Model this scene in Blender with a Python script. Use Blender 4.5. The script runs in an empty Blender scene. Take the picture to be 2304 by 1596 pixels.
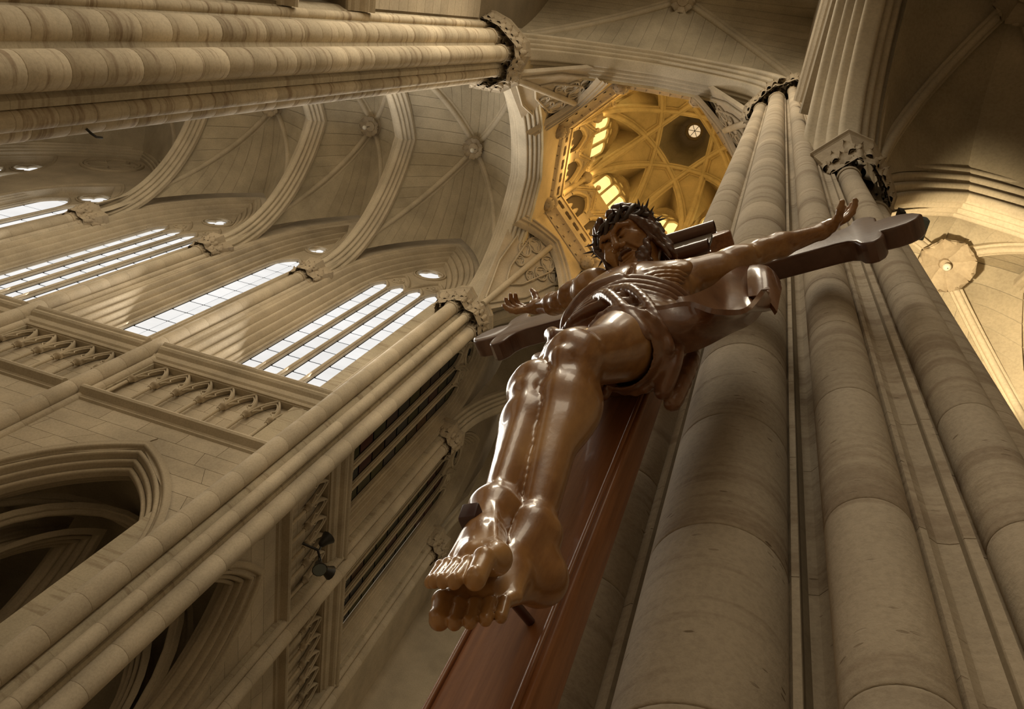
import bpy, bmesh, math, random
import numpy as np
from mathutils import Matrix, Vector
random.seed(7)
PI=math.pi
SC=bpy.context.scene
COL=SC.collection
# ---------------------------------------------------------------- camera
# photograph: 2304 x 1596, focal length 1759 px, looking up 62 degrees, rolled
cam=bpy.data.cameras.new('camera'); camo=bpy.data.objects.new('camera',cam); COL.objects.link(camo)
cam.sensor_fit='HORIZONTAL'; cam.sensor_width=36.0; cam.lens=1758.82/2304*36.0
cam.clip_start=.05; cam.clip_end=500
Rw=np.array([[0.9413340896,-0.1389837315,0.3075282980],[0.2482426286,0.9024821282,-0.3519965989],[-0.2286169921,0.4076880310,0.8840388794]])
ax=Rw[0]; ay=-Rw[1]; az_=-Rw[2]          # camera right, up, back in the world
camo.matrix_world=Matrix(((ax[0],ay[0],az_[0],0),(ax[1],ay[1],az_[1],0),(ax[2],ay[2],az_[2],1.6),(0,0,0,1)))
SC.camera=camo
# ---------------------------------------------------------------- world, exposure
SC.view_settings.view_transform='Standard'; SC.view_settings.look='None'
SC.view_settings.gamma=1.0; SC.view_settings.use_curve_mapping=False
SC.view_settings.exposure=0.15
SC.cycles.use_denoising=True
SC.cycles.use_adaptive_sampling=True; SC.cycles.adaptive_threshold=.025
SC.cycles.max_bounces=4; SC.cycles.diffuse_bounces=3; SC.cycles.glossy_bounces=3; SC.cycles.transmission_bounces=2
SC.cycles.sample_clamp_indirect=4.0
W=bpy.data.worlds.new('world'); SC.world=W; W.use_nodes=True
bg=W.node_tree.nodes['Background']; bg.inputs[0].default_value=(1.0,.83,.6,1); bg.inputs[1].default_value=.36
# daylight entering the place (windows that stand outside the picture) -------------
def area(name,loc,target,sx,sy,power,col):
    l=bpy.data.lights.new(name,'AREA'); l.shape='RECTANGLE'; l.size=sx; l.size_y=sy; l.energy=power; l.color=col
    o=bpy.data.objects.new(name,l); COL.objects.link(o); o.location=loc
    o.rotation_euler=(Vector(target)-Vector(loc)).to_track_quat('-Z','Y').to_euler(); return o
area('nave_window_light',(-5,-20,30),(-7,6,20),10,18,1700,(1,.86,.64))
area('nave_clerestory_light',(-10.2,-8,28),(1,2,9),4,10,2300,(1,.88,.68))
area('transept_window_light',(-15,3.3,29),(-14.5,13,25),4,9,300,(1,.9,.72))
area('transept_window_light',(-27,3.3,29),(-27,13,25),4,9,300,(1,.9,.72))
area('daylight_through_window',(-14.57,12.1,30),(-14.3,2,27),3.4,11,1400,(1,.94,.84))
area('daylight_through_window',(-21.02,12.1,30),(-21,2,27),1.5,11,600,(1,.94,.84))
area('daylight_through_window',(-27.75,12.1,30),(-27.7,2,27),3.4,11,1200,(1,.94,.84))
area('chancel_window_light',(-.4,24,28),(-10.6,20,26),5,9,130,(1,.82,.55))
# ---------------------------------------------------------------- mesh helpers
class MB:
    def __init__(s): s.v=[]; s.f=[]
    def add(s,v,f):
        n=len(s.v); s.v+= [tuple(map(float,p)) for p in v]; s.f+=[tuple(i+n for i in q) for q in f]; return s
    def grid(s,P,close_u=False,close_v=False,flip=False):
        P=np.asarray(P,float); a,b=P.shape[:2]; v=P.reshape(-1,3); f=[]
        for i in range(a if close_u else a-1):
            for j in range(b if close_v else b-1):
                i2=(i+1)%a; j2=(j+1)%b
                q=(i*b+j,i*b+j2,i2*b+j2,i2*b+j); f.append(q[::-1] if flip else q)
        return s.add(v,f)
    def box(s,x0,x1,y0,y1,z0,z1):
        v=[(x,y,z) for x in(x0,x1) for y in(y0,y1) for z in(z0,z1)]
        return s.add(v,[(0,1,3,2),(4,6,7,5),(0,4,5,1),(2,3,7,6),(0,2,6,4),(1,5,7,3)])
    def prism(s,poly,fr,d0,d1,caps=True):
        # poly [(a,b)], frame (o,ea,eb,en)
        o,ea,eb,en=[np.array(t,float) for t in fr]; n=len(poly)
        lo=[o+ea*a+eb*b+en*d0 for a,b in poly]; hi=[o+ea*a+eb*b+en*d1 for a,b in poly]
        f=[(i,(i+1)%n,n+(i+1)%n,n+i) for i in range(n)]
        if caps: f+=[tuple(range(n))[::-1],tuple(range(n,2*n))]
        return s.add(lo+hi,f)
    def lathe(s,prof,c,n=24,a0=0,a1=2*PI):
        full=abs(a1-a0-2*PI)<1e-6; m=n if full else n+1
        A=[a0+(a1-a0)*i/n for i in range(m)]
        P=[[(c[0]+r*math.cos(t),c[1]+r*math.sin(t),c[2]+z) for t in A] for r,z in prof]
        return s.grid(P,close_v=full,flip=True)
    def tube(s,pts,rad,n=8,caps=True):
        P=[np.array(p,float) for p in pts]; R=rad if hasattr(rad,'__len__') else [rad]*len(P)
        rings=[]; up=None
        for i,p in enumerate(P):
            t=P[min(i+1,len(P)-1)]-P[max(i-1,0)]; t/=np.linalg.norm(t)+1e-12
            if up is None:
                up=np.array([0,0,1.]) if abs(t[2])<.9 else np.array([1.,0,0])
            up=up-t*(up@t); up/=np.linalg.norm(up)+1e-12; sd=np.cross(t,up)
            rings.append([p+R[i]*(up*math.cos(a)+sd*math.sin(a)) for a in [2*PI*k/n for k in range(n)]])
        k=len(s.v); s.grid(rings,close_v=True)
        if caps:
            s.f.append(tuple(k+j for j in range(n))[::-1]); s.f.append(tuple(k+(len(P)-1)*n+j for j in range(n)))
        return s
    def mesh(s,name,smooth=None):
        me=bpy.data.meshes.new(name); me.from_pydata(s.v,[],s.f); me.validate()
        if smooth:
            me.shade_smooth()
            if smooth<180: me.set_sharp_from_angle(angle=math.radians(smooth))
        return me
LOC={}
def place(name,me,mat,parent,loc,props):
    o=bpy.data.objects.new(name,me); COL.objects.link(o); o.location=loc
    if me is not None and mat is not None and not me.materials: me.materials.append(mat)
    LOC[o.name]=Vector(loc)
    if parent is not None:
        o.parent=parent; o.matrix_parent_inverse=Matrix.Translation(-LOC[parent.name])
    for k,v in props.items(): o[k]=v
    return o
def build(name,mb,mat,parent=None,smooth=None,fixn=False,**props):
    v=np.array(mb.v)
    loc=((v[:,0].min()+v[:,0].max())/2,(v[:,1].min()+v[:,1].max())/2,v[:,2].min())
    mb2=MB(); mb2.v=[tuple(p) for p in v-np.array(loc)]; mb2.f=mb.f
    me=mb2.mesh(name,smooth)
    if fixn:
        b=bmesh.new(); b.from_mesh(me); bmesh.ops.recalc_face_normals(b,faces=b.faces); b.to_mesh(me); b.free()
    return place(name,me,mat,parent,loc,props)
def empty(name,loc,parent=None,**props): return place(name,None,None,parent,loc,props)
def inst(name,me,parent,M,**props):
    # a copy that shares mesh data; M a 4x4 world matrix without shear
    o=bpy.data.objects.new(name,me); COL.objects.link(o)
    if parent is not None:
        o.parent=parent; o.matrix_parent_inverse=Matrix.Translation(-LOC[parent.name])
    o.matrix_basis=M; LOC[o.name]=M.to_translation()
    for k,v in props.items(): o[k]=v
    return o
def TRS(loc,rz=0,sc=(1,1,1),tilt=0):
    return Matrix.Translation(loc)@Matrix.Rotation(rz,4,'Z')@Matrix.Rotation(tilt,4,'Y')@Matrix.Diagonal((*sc,1))
# ---------------------------------------------------------------- materials
def mat(name):
    m=bpy.data.materials.new(name); m.use_nodes=True; nt=m.node_tree
    return m,nt,nt.nodes['Principled BSDF']
def nd(nt,t,**k):
    n=nt.nodes.new(t)
    for a,b in k.items(): setattr(n,a,b)
    return n
def ramp(nt,src,stops):
    r=nd(nt,'ShaderNodeValToRGB'); el=r.color_ramp.elements
    while len(el)<len(stops): el.new(.5)
    for e,(p,c) in zip(el,stops): e.position=p; e.color=(*c,1)
    nt.links.new(src,r.inputs[0]); return r.outputs[0]
def noise(nt,vec,scale,detail=4,rough=.6):
    n=nd(nt,'ShaderNodeTexNoise'); n.inputs['Scale'].default_value=scale; n.inputs['Detail'].default_value=detail; n.inputs['Roughness'].default_value=rough
    if vec: nt.links.new(vec,n.inputs['Vector'])
    return n.outputs['Fac']
def mapping(nt,sc,src='pos'):
    if src=='pos': g=nd(nt,'ShaderNodeNewGeometry').outputs['Position']
    else: g=nd(nt,'ShaderNodeTexCoord').outputs['Object']
    m=nd(nt,'ShaderNodeMapping'); m.inputs['Scale'].default_value=sc; nt.links.new(g,m.inputs[0]); return m.outputs[0]
def mix(nt,a,b,f,mode='MIX'):
    m=nd(nt,'ShaderNodeMix',data_type='RGBA',blend_type=mode)
    for s,i in((a,6),(b,7),(f,0)):
        if isinstance(s,(int,float)): m.inputs[i].default_value=s
        elif isinstance(s,tuple): m.inputs[i].default_value=(*s,1)
        else: nt.links.new(s,m.inputs[i])
    return m.outputs[2]
def stone(name,c,var=.22,band=0.0,pits=0.0,rnd=.12,bump=.15,fine=18,rough=.88):
    m,nt,b=mat(name); P=mapping(nt,(1,1,1))
    dk=tuple(x*(1-var) for x in c); lt=tuple(min(1,x*(1+var*.6)) for x in c)
    col=ramp(nt,noise(nt,P,.55,3),[(.3,dk),(.7,lt)])
    f2=noise(nt,P,fine,3,.7)
    col=mix(nt,col,ramp(nt,f2,[(.25,(.62,.6,.58)),(.6,(1,1,1))]),.5,'MULTIPLY')
    if band>0:
        B=mapping(nt,(.5,.5,5.5)); fb=noise(nt,B,1.0,4,.65)
        col=mix(nt,col,ramp(nt,fb,[(.36,(.50,.42,.36)),(.47,(1,1,1)),(.62,(1,1,1)),(.72,(1.12,1.12,1.1))]),band,'MULTIPLY')
    if rnd>0:
        oi=nd(nt,'ShaderNodeObjectInfo')
        col=mix(nt,col,ramp(nt,oi.outputs['Random'],[(0,(1-rnd,1-rnd*1.1,1-rnd*1.25)),(1,(1+rnd*.4,1+rnd*.4,1+rnd*.4))]),1.0,'MULTIPLY')
    bp=nd(nt,'ShaderNodeBump'); bp.inputs['Strength'].default_value=bump; bp.inputs['Distance'].default_value=.02
    h=f2
    if pits>0:
        Q=mapping(nt,(1,1,3.2)); v=nd(nt,'ShaderNodeTexVoronoi'); v.inputs['Scale'].default_value=9; nt.links.new(Q,v.inputs['Vector'])
        msk=ramp(nt,noise(nt,mapping(nt,(.8,.8,4)),1.6,4,.7),[(.52,(1,1,1)),(.62,(0,0,0))])
        pit=ramp(nt,v.outputs['Distance'],[(.10,(0,0,0)),(.17,(1,1,1))])
        pm=mix(nt,pit,msk,1.0,'LIGHTEN')
        col=mix(nt,col,mix(nt,(.42,.36,.3),(1,1,1),pm),pits,'MULTIPLY')
        h=mix(nt,pm,f2,.35)
    nt.links.new(h,bp.inputs['Height']); nt.links.new(bp.outputs[0],b.inputs['Normal'])
    nt.links.new(col,b.inputs['Base Color']); b.inputs['Roughness'].default_value=rough
    b.inputs['Specular IOR Level'].default_value=.25
    return m
M_shaft=stone('shaft_stone',(.60,.51,.37),band=.75,pits=.0,rnd=.20,bump=.12)
M_near=stone('near_pier_stone',(.52,.44,.33),band=.5,pits=.9,rnd=.08,bump=.35,fine=40)
M_core=stone('pier_core_stone',(.50,.43,.31),band=.5,rnd=0,bump=.2)
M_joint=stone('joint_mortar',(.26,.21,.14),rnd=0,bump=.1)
M_wall=stone('wall_stone',(.55,.47,.35),rnd=.10,bump=.12)
M_web=stone('vault_stone',(.50,.43,.31),rnd=.07,bump=.1)
M_rib=stone('rib_stone',(.58,.50,.37),rnd=.05,bump=.1)
M_carve=stone('carved_stone',(.46,.38,.27),rnd=.12,bump=.25,fine=12)
M_trim=stone('moulding_stone',(.52,.44,.32),rnd=.05,bump=.12)
M_gold=stone('lantern_stone',(.62,.50,.30),rnd=.06,bump=.1)
def plain(name,c,rough=.5,metal=0,emit=None,es=0,coat=0,spec=.5):
    m,nt,b=mat(name); b.inputs['Base Color'].default_value=(*c,1); b.inputs['Roughness'].default_value=rough; b.inputs['Metallic'].default_value=metal
    b.inputs['Specular IOR Level'].default_value=spec
    if emit: b.inputs['Emission Color'].default_value=(*emit,1); b.inputs['Emission Strength'].default_value=es
    if coat: b.inputs['Coat Weight'].default_value=coat; b.inputs['Coat Roughness'].default_value=.12
    return m
def glass_lit(name,c,es,var=.1):
    m,nt,b=mat(name); b.inputs['Base Color'].default_value=(.05,.05,.05,1)
    oi=nd(nt,'ShaderNodeObjectInfo'); P=mapping(nt,(.6,.6,1.4))
    f=ramp(nt,noise(nt,P,.8,3),[(.3,tuple(x*(1-var) for x in c)),(.65,c)])
    f=mix(nt,f,ramp(nt,oi.outputs['Random'],[(0,(1-var,1-var,1-var)),(1,(1,1,1))]),1.0,'MULTIPLY')
    nt.links.new(f,b.inputs['Emission Color']); b.inputs['Emission Strength'].default_value=es; b.inputs['Roughness'].default_value=.3
    m.cycles.emission_sampling='NONE'
    return m
M_day=glass_lit('daylit_glass',(1,.99,.97),.85)
M_amber=glass_lit('amber_glass',(1,.70,.24),1.5,.12)
M_iron=plain('black_iron',(.03,.027,.022),.6)
M_dark=plain('niche_shade_tone',(.10,.075,.05),.95)  # dark colour standing for the shade inside the gallery niches
m_,nt_,b_=mat('stained_glass'); oi_=nd(nt_,'ShaderNodeObjectInfo')
nt_.links.new(ramp(nt_,oi_.outputs['Random'],[(0,(.05,.012,.012)),(.35,(.02,.025,.03)),(.6,(.035,.035,.012)),(.8,(.012,.02,.012)),(1,(.06,.02,.01))]),b_.inputs['Base Color']); b_.inputs['Roughness'].default_value=.25
M_stain=m_
# ---------------------------------------------------------------- arches and mouldings
def arc_half(hs,rise,r,n):
    c=(rise*rise-hs*hs)/(2*hs); R=c+hs+r; t1=math.acos(max(-1,min(1,-c/R)))
    return [(c+R*math.cos(PI+(t1-PI)*i/n),R*math.sin(PI+(t1-PI)*i/n)) for i in range(n+1)]
def arch_pts(hs,rise,n=10,r=0):
    L=arc_half(hs,rise,r,n); return L+[(-a,z) for a,z in L[-2::-1]]
def arch_w(hs,rise,z):
    if z<=0: return hs
    if z>=rise: return 0.
    c=(rise*rise-hs*hs)/(2*hs); R=c+hs; return max(0.,math.sqrt(max(0,R*R-z*z))-c)
def arch_sweep(mb,o,A,B,hs,rise,prof,n=12,leg=0.0,closed=False):
    # prof: [(radial, lateral)] swept round a pointed arch standing at o, along A, thickness axis B
    o=np.array(o,float);A=np.array(A,float);B=np.array(B,float);Z=np.array([0,0,1.])
    P=[]
    for r,t in prof:
        pts=arch_pts(hs,rise,n,r)
        if leg: pts=[(pts[0][0],-leg)]+pts+[(pts[-1][0],-leg)]
        P.append([o+A*a+Z*z+B*t for a,z in pts])
    if closed: P.append(P[0])
    return mb.grid(P)
def rolls(steps,rr=.5,k=4):
    # steps: [(radial, lateral)] outward staircase for t>=0; each outer corner becomes a roll
    h=[]
    for i,(r,t) in enumerate(steps):
        if i+1<len(steps):
            r2,t2=steps[i+1]; dr=r2-r; dt=t2-t
            h.append((r,t))
            if dt>1e-6 and dr>1e-6:
                q=min(dr,dt)*rr
                h.append((r,t2-q))
                for j in range(1,k): 
                    a=PI/2*j/k; h.append((r+q-q*math.cos(a),t2-q+q*math.sin(a)))
                h.append((r+q,t2)); h.append((r2-.02,t2-.035)); 
        else: h.append((r,t))
    return [(r,-t) for r,t in h[::-1]]+h
def roll_prof(steps,q,k=5):
    out=[]
    for i,(r,t) in enumerate(steps):
        out.append((r,t-q*1.2)); 
        for j in range(k+1):
            a=PI/2*(j/k); out.append((r+q-q*math.cos(a),t-q+q*math.sin(a)))
        out.append((r+q*1.6,t-q*.15)); out.append((r+q*1.9,t-q*.9)) if i+1<len(steps) else out.append((r+q*3,t))
    return [(r,-t) for r,t in out[::-1]]+out
PROF_CROSS=roll_prof([(0,.20),(.14,.36),(.30,.52),(.48,.68)],.075)
PROF_TRANS=roll_prof([(0,.16),(.15,.32),(.32,.48),(.5,.62)],.075)
PROF_WALLARCH=roll_prof([(0,.14),(.16,.32),(.34,.5),(.55,.62)],.075)
PROF_RIB=[(.32,-.17),(.16,-.17),(.13,-.13),(.13,-.10),(.05,-.085),(.012,-.05),(0,0),(.012,.05),(.05,.085),(.13,.10),(.13,.13),(.16,.17),(.32,.17)]
def curve_sweep(mb,P,Up,prof):
    # sweep prof (depth upward, lateral) along 3D polyline P; Up: per-point 'outward/up' vectors
    P=np.array(P,float);Up=np.array(Up,float);rows=[]
    T=np.gradient(P,axis=0);T/=np.linalg.norm(T,axis=1)[:,None]
    S=np.cross(T,Up);S/=np.linalg.norm(S,axis=1)[:,None]+1e-9
    U=np.cross(S,T)
    for r,t in prof: rows.append(P+U*r+S*t)
    return mb.grid(rows)
# ================================================================ shared pieces
from mathutils.geometry import tessellate_polygon
def drum_mesh(n,m,nm):
    mb=MB(); mb.lathe([(.95,0),(.989,.002),(1,.016),(1,.984),(.989,.998),(.95,1)],(0,0,0),n); me=mb.mesh(nm,60); me.materials.append(m); return me
DR_NEAR=drum_mesh(48,M_near,'near_drum'); DR_FAR=drum_mesh(22,M_shaft,'drum'); DR_DIM=drum_mesh(22,M_wall,'respond_drum')
def leaf_mesh():
    mb=MB(); F=[];Bk=[]
    for i in range(6):
        v=i/5; w=.42*math.sin(PI*(.22+.72*v))*(1+.22*math.cos(v*15)); x=.06+.10*v+.55*max(0,v-.45)**1.4; z=v*1.0-.9*max(0,v-.72)**1.6*2
        row=[];rb=[]
        for j in range(5):
            u=j/4*2-1; row.append((x-.16*u*u+.05*(1-abs(u)),w*u,z-.10*abs(u)*v)); rb.append((x-.16*u*u-.10,w*u*.9,z-.10*abs(u)*v-.03))
        F.append(row);Bk.append(rb)
    mb.grid(F); mb.grid(Bk,flip=True)
    a=30
    for j in range(4): mb.f.append((25+j,25+j+1,a+25+j+1,a+25+j))
    for i in range(5): mb.f+= [(5*i,5*i+5,a+5*i+5,a+5*i),(5*i+4,a+5*i+4,a+5*i+9,5*i+9)]
    me=mb.mesh('leaf',40); me.materials.append(M_carve); return me
LEAF=leaf_mesh()
def shaft(parent,x,y,r,z0,z1,dh,dme,core=M_joint,jit=.06):
    mb=MB(); mb.lathe([(r*.975,z0),(r*.975,z1)],(x,y,0),16)
    s=build('shaft',mb,core,parent,smooth=60)
    z=z0; rnd=random.Random(int((x*131+y*17)*10))
    while z<z1-.05:
        h=min(dh*(1+rnd.uniform(-jit,jit)),z1-z)
        if z1-z-h<.25*dh: h=z1-z
        inst('drum',dme,s,TRS((x,y,z+.002),rnd.uniform(0,6),(r,r,h-.004))); z+=h
    return s
def capital(parent,x,y,r,z0,h,a0=0,a1=2*PI,n=7,mt=M_carve,rows=2):
    mb=MB()
    pr=[(r*1.0,-.10),(r*1.10,-.10),(r*1.17,-.06),(r*1.17,-.02),(r*1.08,.02),(r*1.03,.05),(r*1.05,h*.3),(r*1.15,h*.6),(r*1.42,h*.88),(r*1.5,h)]
    mb.lathe(pr,(x,y,z0),24)
    c=build('capital',mb,mt,parent,smooth=50)
    for k in range(rows):
        for i in range(n):
            a=a0+(a1-a0)*(i+.5+(.5 if k else 0))/n; hh=h*(.52+.06*random.random())
            rr=r*(1.0+.13*k); sc=(r*1.15+.06,min(2.6*r*PI/n*((a1-a0)/(2*PI)),.30),hh)
            inst('leaf',LEAF,c,TRS((x+rr*math.cos(a),y+rr*math.sin(a),z0+h*(.06+.40*k)),a,sc,random.uniform(-.1,.12)))
    return c
def abacus(parent,poly,z0,h,mt=M_carve,mass=None,s0=.76,step=.34):
    P=np.array(poly,float); c=P.mean(0); mb=MB(); R=[]
    for s,z in [(.86,0),(.93,h*.22),(.95,h*.3),(1.0,h*.42),(1.0,h*.68),(.97,h*.74),(.985,h*.82),(.985,h),(.6,h)]:
        R.append([(*(c+(p-c)*s),z0+z) for p in P])
    mb.grid(R,close_v=True); ab=build('abacus',mb,mt,parent,fixn=True)
    if mass:
        # carved bell between shaft tops and slab, dressed with rows of leaves
        mb=MB(); R=[]
        for t in np.linspace(0,1,6):
            s=s0+(.93-s0)*(t**1.7); R.append([(*(c+(p-c)*s),mass+(z0-mass)*t) for p in P])
        mb.grid(R,close_v=True); bell=build('capital_bell',mb,mt,parent,fixn=True,smooth=30)
        n=len(P); A=sum(P[i][0]*P[(i+1)%n][1]-P[(i+1)%n][0]*P[i][1] for i in range(n)); sg=1 if A>0 else -1
        hh=(z0-mass)
        for row,(t,sz) in enumerate(((.05,.50),(.40,.52))):
            s=s0+(.93-s0)*((t+.25)**1.7)
            for i in range(n):
                p,q=c+(P[i]-c)*s,c+(P[(i+1)%n]-c)*s; L=np.linalg.norm(q-p); k=int(round(L/step)); d=(q-p)/(L+1e-9); nn=np.array([d[1],-d[0]])*sg
                for j in range(k):
                    e=p+(q-p)*((j+.5+.25*(row*2-1))/k)
                    inst('leaf',LEAF,bell,TRS((e[0]-nn[0]*.02,e[1]-nn[1]*.02,mass+hh*t),math.atan2(nn[1],nn[0])+random.uniform(-.25,.25),(step*1.15,step*.95,hh*sz*random.uniform(.9,1.1)),random.uniform(-.05,.2)))
    return ab
def pier(name,label,core,shafts,caps,abacs,z0,z1,dh,dme,cm,ctop=None,course=None):
    P=np.array(core); c=P.mean(0)
    root=empty(name,(c[0],c[1],0),kind='structure',label=label,category='pier')
    n=len(core); h=course or dh*2; z=z0; ctop=ctop or z1+1.4
    A=sum(P[i][0]*P[(i+1)%n][1]-P[(i+1)%n][0]*P[i][1] for i in range(n)); Q=[tuple(p-c) for p in (P if A>0 else P[::-1])]
    mb=MB(); mb.prism(Q,((0,0,0),(1,0,0),(0,1,0),(0,0,1)),0,1); cme=mb.mesh('core_course'); cme.materials.append(cm)
    mb=MB(); mb.prism([(a*.985,b*.985) for a,b in Q],((c[0],c[1],0),(1,0,0),(0,1,0),(0,0,1)),0,ctop); build('core',mb,M_joint,root)
    while z<ctop-.01:
        hh=min(h,ctop-z); inst('core_course',cme,root,TRS((c[0],c[1],z+.002),0,(1,1,hh-.004))); z+=hh
    for (x,y,r,zt) in shafts: shaft(root,x,y,r,z0,zt,dh,dme)
    for (x,y,r,zz,hh,a0,a1,nn) in caps: capital(root,x,y,r,zz,hh,a0,a1,nn)
    for poly,zz,hh in abacs: abacus(root,poly,zz,hh,mass=(ZC+.12 if zz>20 else 12.12),s0=.78 if zz>20 else .62,step=.36 if zz>20 else .17)
    return root
ZC=31.6; CH=1.25
# ---- crossing pier between nave and transept (its bundle of shafts runs across the top of the photograph)
TLs=[(-10.87,.95,.125),(-10.50,1.33,.29),(-10.0,1.84,.293),(-10.13,2.53,.164),(-10.80,2.78,.25)]
pier('clustered_pier','tall clustered stone pier with veined shafts between nave and window-lit transept',
 [(-12.3,.62),(-11.2,.70),(-10.98,.80),(-10.72,1.08),(-10.55,1.12),(-10.28,1.42),(-10.2,1.62),(-10.12,2.12),(-10.02,2.24),(-10.03,2.36),(-10.28,2.40),(-10.55,2.72),(-11.0,2.95),(-12.3,3.0)],
 [(x,y,r,ZC) for x,y,r in TLs],
 [(x,y,r,ZC,CH,-2.4,2.2,7 if r>.2 else 5) for x,y,r in TLs],
 [([(-11.6,.35),(-10.85,.42),(-10.25,.62),(-9.35,1.30),(-9.22,1.85),(-9.50,2.52),(-9.52,2.95),(-10.25,3.40),(-11.6,3.4)],ZC+CH-.08,.38)],6,ZC,.73,DR_FAR,M_core)
# ---- its mirror across the transept
LLs=[(-10.77,12.44,.285),(-10.12,12.72,.19),(-9.84,13.35,.29),(-10.45,13.95,.28)]
pier('clustered_pier','clustered stone pier with three plain shafts where transept wall meets chancel wall',
 [(-12.2,13.0),(-11.1,13.0),(-10.95,12.70),(-10.45,12.62),(-10.3,12.75),(-10.2,12.95),(-10.02,13.0),(-9.98,13.2),(-10.05,13.6),(-10.3,14.2),(-12.2,14.4)],
 [(x,y,r,ZC) for x,y,r in LLs],
 [(x,y,r,ZC,CH,-2.9,1.2,7 if r>.2 else 5) for x,y,r in LLs],
 [([(-11.9,12.3),(-11.35,12.1),(-10.95,11.85),(-10.45,11.78),(-10.12,12.2),(-9.62,12.3),(-9.28,12.85),(-9.2,13.5),(-9.7,14.2),(-10.3,14.5),(-11.9,14.5)],ZC+CH-.08,.38)],6,ZC,1.05,DR_DIM,M_core)
# ---- the near pier that carries the crucifix
Rs=[(-.2,2.216,.206,ZC),(.259,1.83,.254,ZC),(.68,1.454,.141,ZC),(1.15,1.37,.122,12.05),(1.56,1.74,.15,12.05),(.05,2.75,.16,ZC)]
RCORE=[(-.30,2.60),(-.22,2.30),(-.02,2.05),(.10,2.03),(.40,1.80),(.495,1.80),(.497,1.712),(.522,1.704),(.540,1.74),(.57,1.765),(.605,1.755),(.635,1.70),(.65,1.55),(.80,1.46),(.815,1.375),(.838,1.378),(.855,1.405),(.885,1.418),(.92,1.41),(.948,1.395),(.952,1.372),(.985,1.362),(1.0,1.42),(1.35,1.44),(1.40,1.47),(1.47,1.60),(1.72,1.80),(1.80,2.2),(1.5,2.9),(.3,3.1),(-.1,2.95)]
pier('clustered_pier','massive close clustered stone pier that carries the crucifix',RCORE,Rs,
 [(x,y,r,z,CH if z>20 else .95,-PI,PI*.6,8 if z>20 else 9) for x,y,r,z in Rs],
 [([(-.85,2.75),(-.80,2.25),(-.10,1.30),(.30,1.12),(.72,.86),(1.15,.95),(1.6,1.2),(1.6,3.0),(.2,3.4)],ZC+CH-.08,.38),
  ([(.70,1.28),(1.08,.90),(1.42,.98),(1.72,1.30),(1.92,1.62),(1.92,2.1),(1.3,2.2),(.8,1.7)],12.05+.88,.28)],
 .45,ZC,.91,DR_NEAR,M_near,course=.91)
# ---- the fourth crossing pier behind the crucifix
BRs=[(.67,12.44,.285,ZC),(.02,12.72,.19,ZC),(-.26,13.35,.29,ZC)]
pier('clustered_pier','far clustered stone pier standing behind the near pier',
 [(.1,12.9),(.4,12.7),(2.0,12.6),(2.0,14.4),(.2,14.2),(-.1,13.5)],BRs,
 [(x,y,r,ZC,CH,2,5.5,7) for x,y,r,_ in BRs],[([(1.8,12.3),(.5,11.8),(.0,12.2),(-.8,12.85),(-.9,13.5),(.2,14.5),(1.8,14.5)],ZC+CH-.08,.38)],6,ZC,1.05,DR_DIM,M_core)
# ================================================================ walls
class Wall:
    def __init__(s,o,A,N): s.o=np.array([*o,0.]);s.A=np.array([*A,0.]);s.N=np.array([*N,0.]);s.Z=np.array([0,0,1.])
    def p(s,a,z,d=0): return s.o+s.A*a+s.Z*z+s.N*d
    @property
    def fr(s): return (s.o,s.A,s.Z,s.N)
def region_rows(a0,a1,z0,z1,op):
    # split a wall strip by a pointed opening (ac,hs,zs,rise) -> list of quads [(aL0,aR0),(aL1,aR1)]
    if op is None: return [((a0,a1),(a0,a1))]
    ac,hs,zs,ri=op; w0=arch_w(hs,ri,z0-zs); w1=arch_w(hs,ri,z1-zs)
    if w0<=0: return [((a0,a1),(a0,a1))]
    return [((a0,ac-w0),(a0,ac-w1)),((ac+w0,a1),(ac+w1,a1))]
def wall_plate(w,mb,a0,a1,z0,z1,op,d0,d1,n=10):
    zs=list(np.linspace(z0,z1,n+1))
    if op:
        ap=op[2]+op[3]
        zs=sorted(set(list(np.linspace(z0,min(z1,ap),n+1))+([z1] if z1>ap else [])+([op[2]] if z0<op[2]<z1 else [])))
    for b,t in zip(zs[:-1],zs[1:]):
        for (l0,r0),(l1,r1) in region_rows(a0,a1,b,t,op):
            if r0-l0<1e-4 and r1-l1<1e-4: continue
            mb.prism([(l0,b),(r0,b),(r1,t),(l1,t)],w.fr,d0,d1)
def ashlar(w,parent,a0,a1,z0,z1,op,ch=.62,bl=1.5,d=.03,m=M_wall,name='wall_block'):
    n=max(1,round((z1-z0)/ch)); g=.007
    for i in range(n):
        b=z0+(z1-z0)*i/n; t=z0+(z1-z0)*(i+1)/n
        for (l0,r0),(l1,r1) in region_rows(a0,a1,b,t,op):
            L=max(r0-l0,r1-l1)
            if L<.12: continue
            k=max(1,round(L/bl)); off=.5*(i%2)/k
            cuts=[0]+[c for c in [(j+off)/k for j in range(0 if off else 1,k)] if .02<c<.98]+[1]
            for c0,c1 in zip(cuts[:-1],cuts[1:]):
                q=[(l0+(r0-l0)*c0+g,b+g),(l0+(r0-l0)*c1-g,b+g),(l1+(r1-l1)*c1-g,t-g),(l1+(r1-l1)*c0+g,t-g)]
                if max(q[1][0]-q[0][0],q[2][0]-q[3][0])<.04: continue
                if q[1][0]<=q[0][0]: q=[q[0],q[2],q[3]]
                elif q[2][0]<=q[3][0]: q=[q[0],q[1],q[2]]
                mb=MB(); mb.prism(q,w.fr,0,d); build(name,mb,m,parent)
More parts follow.
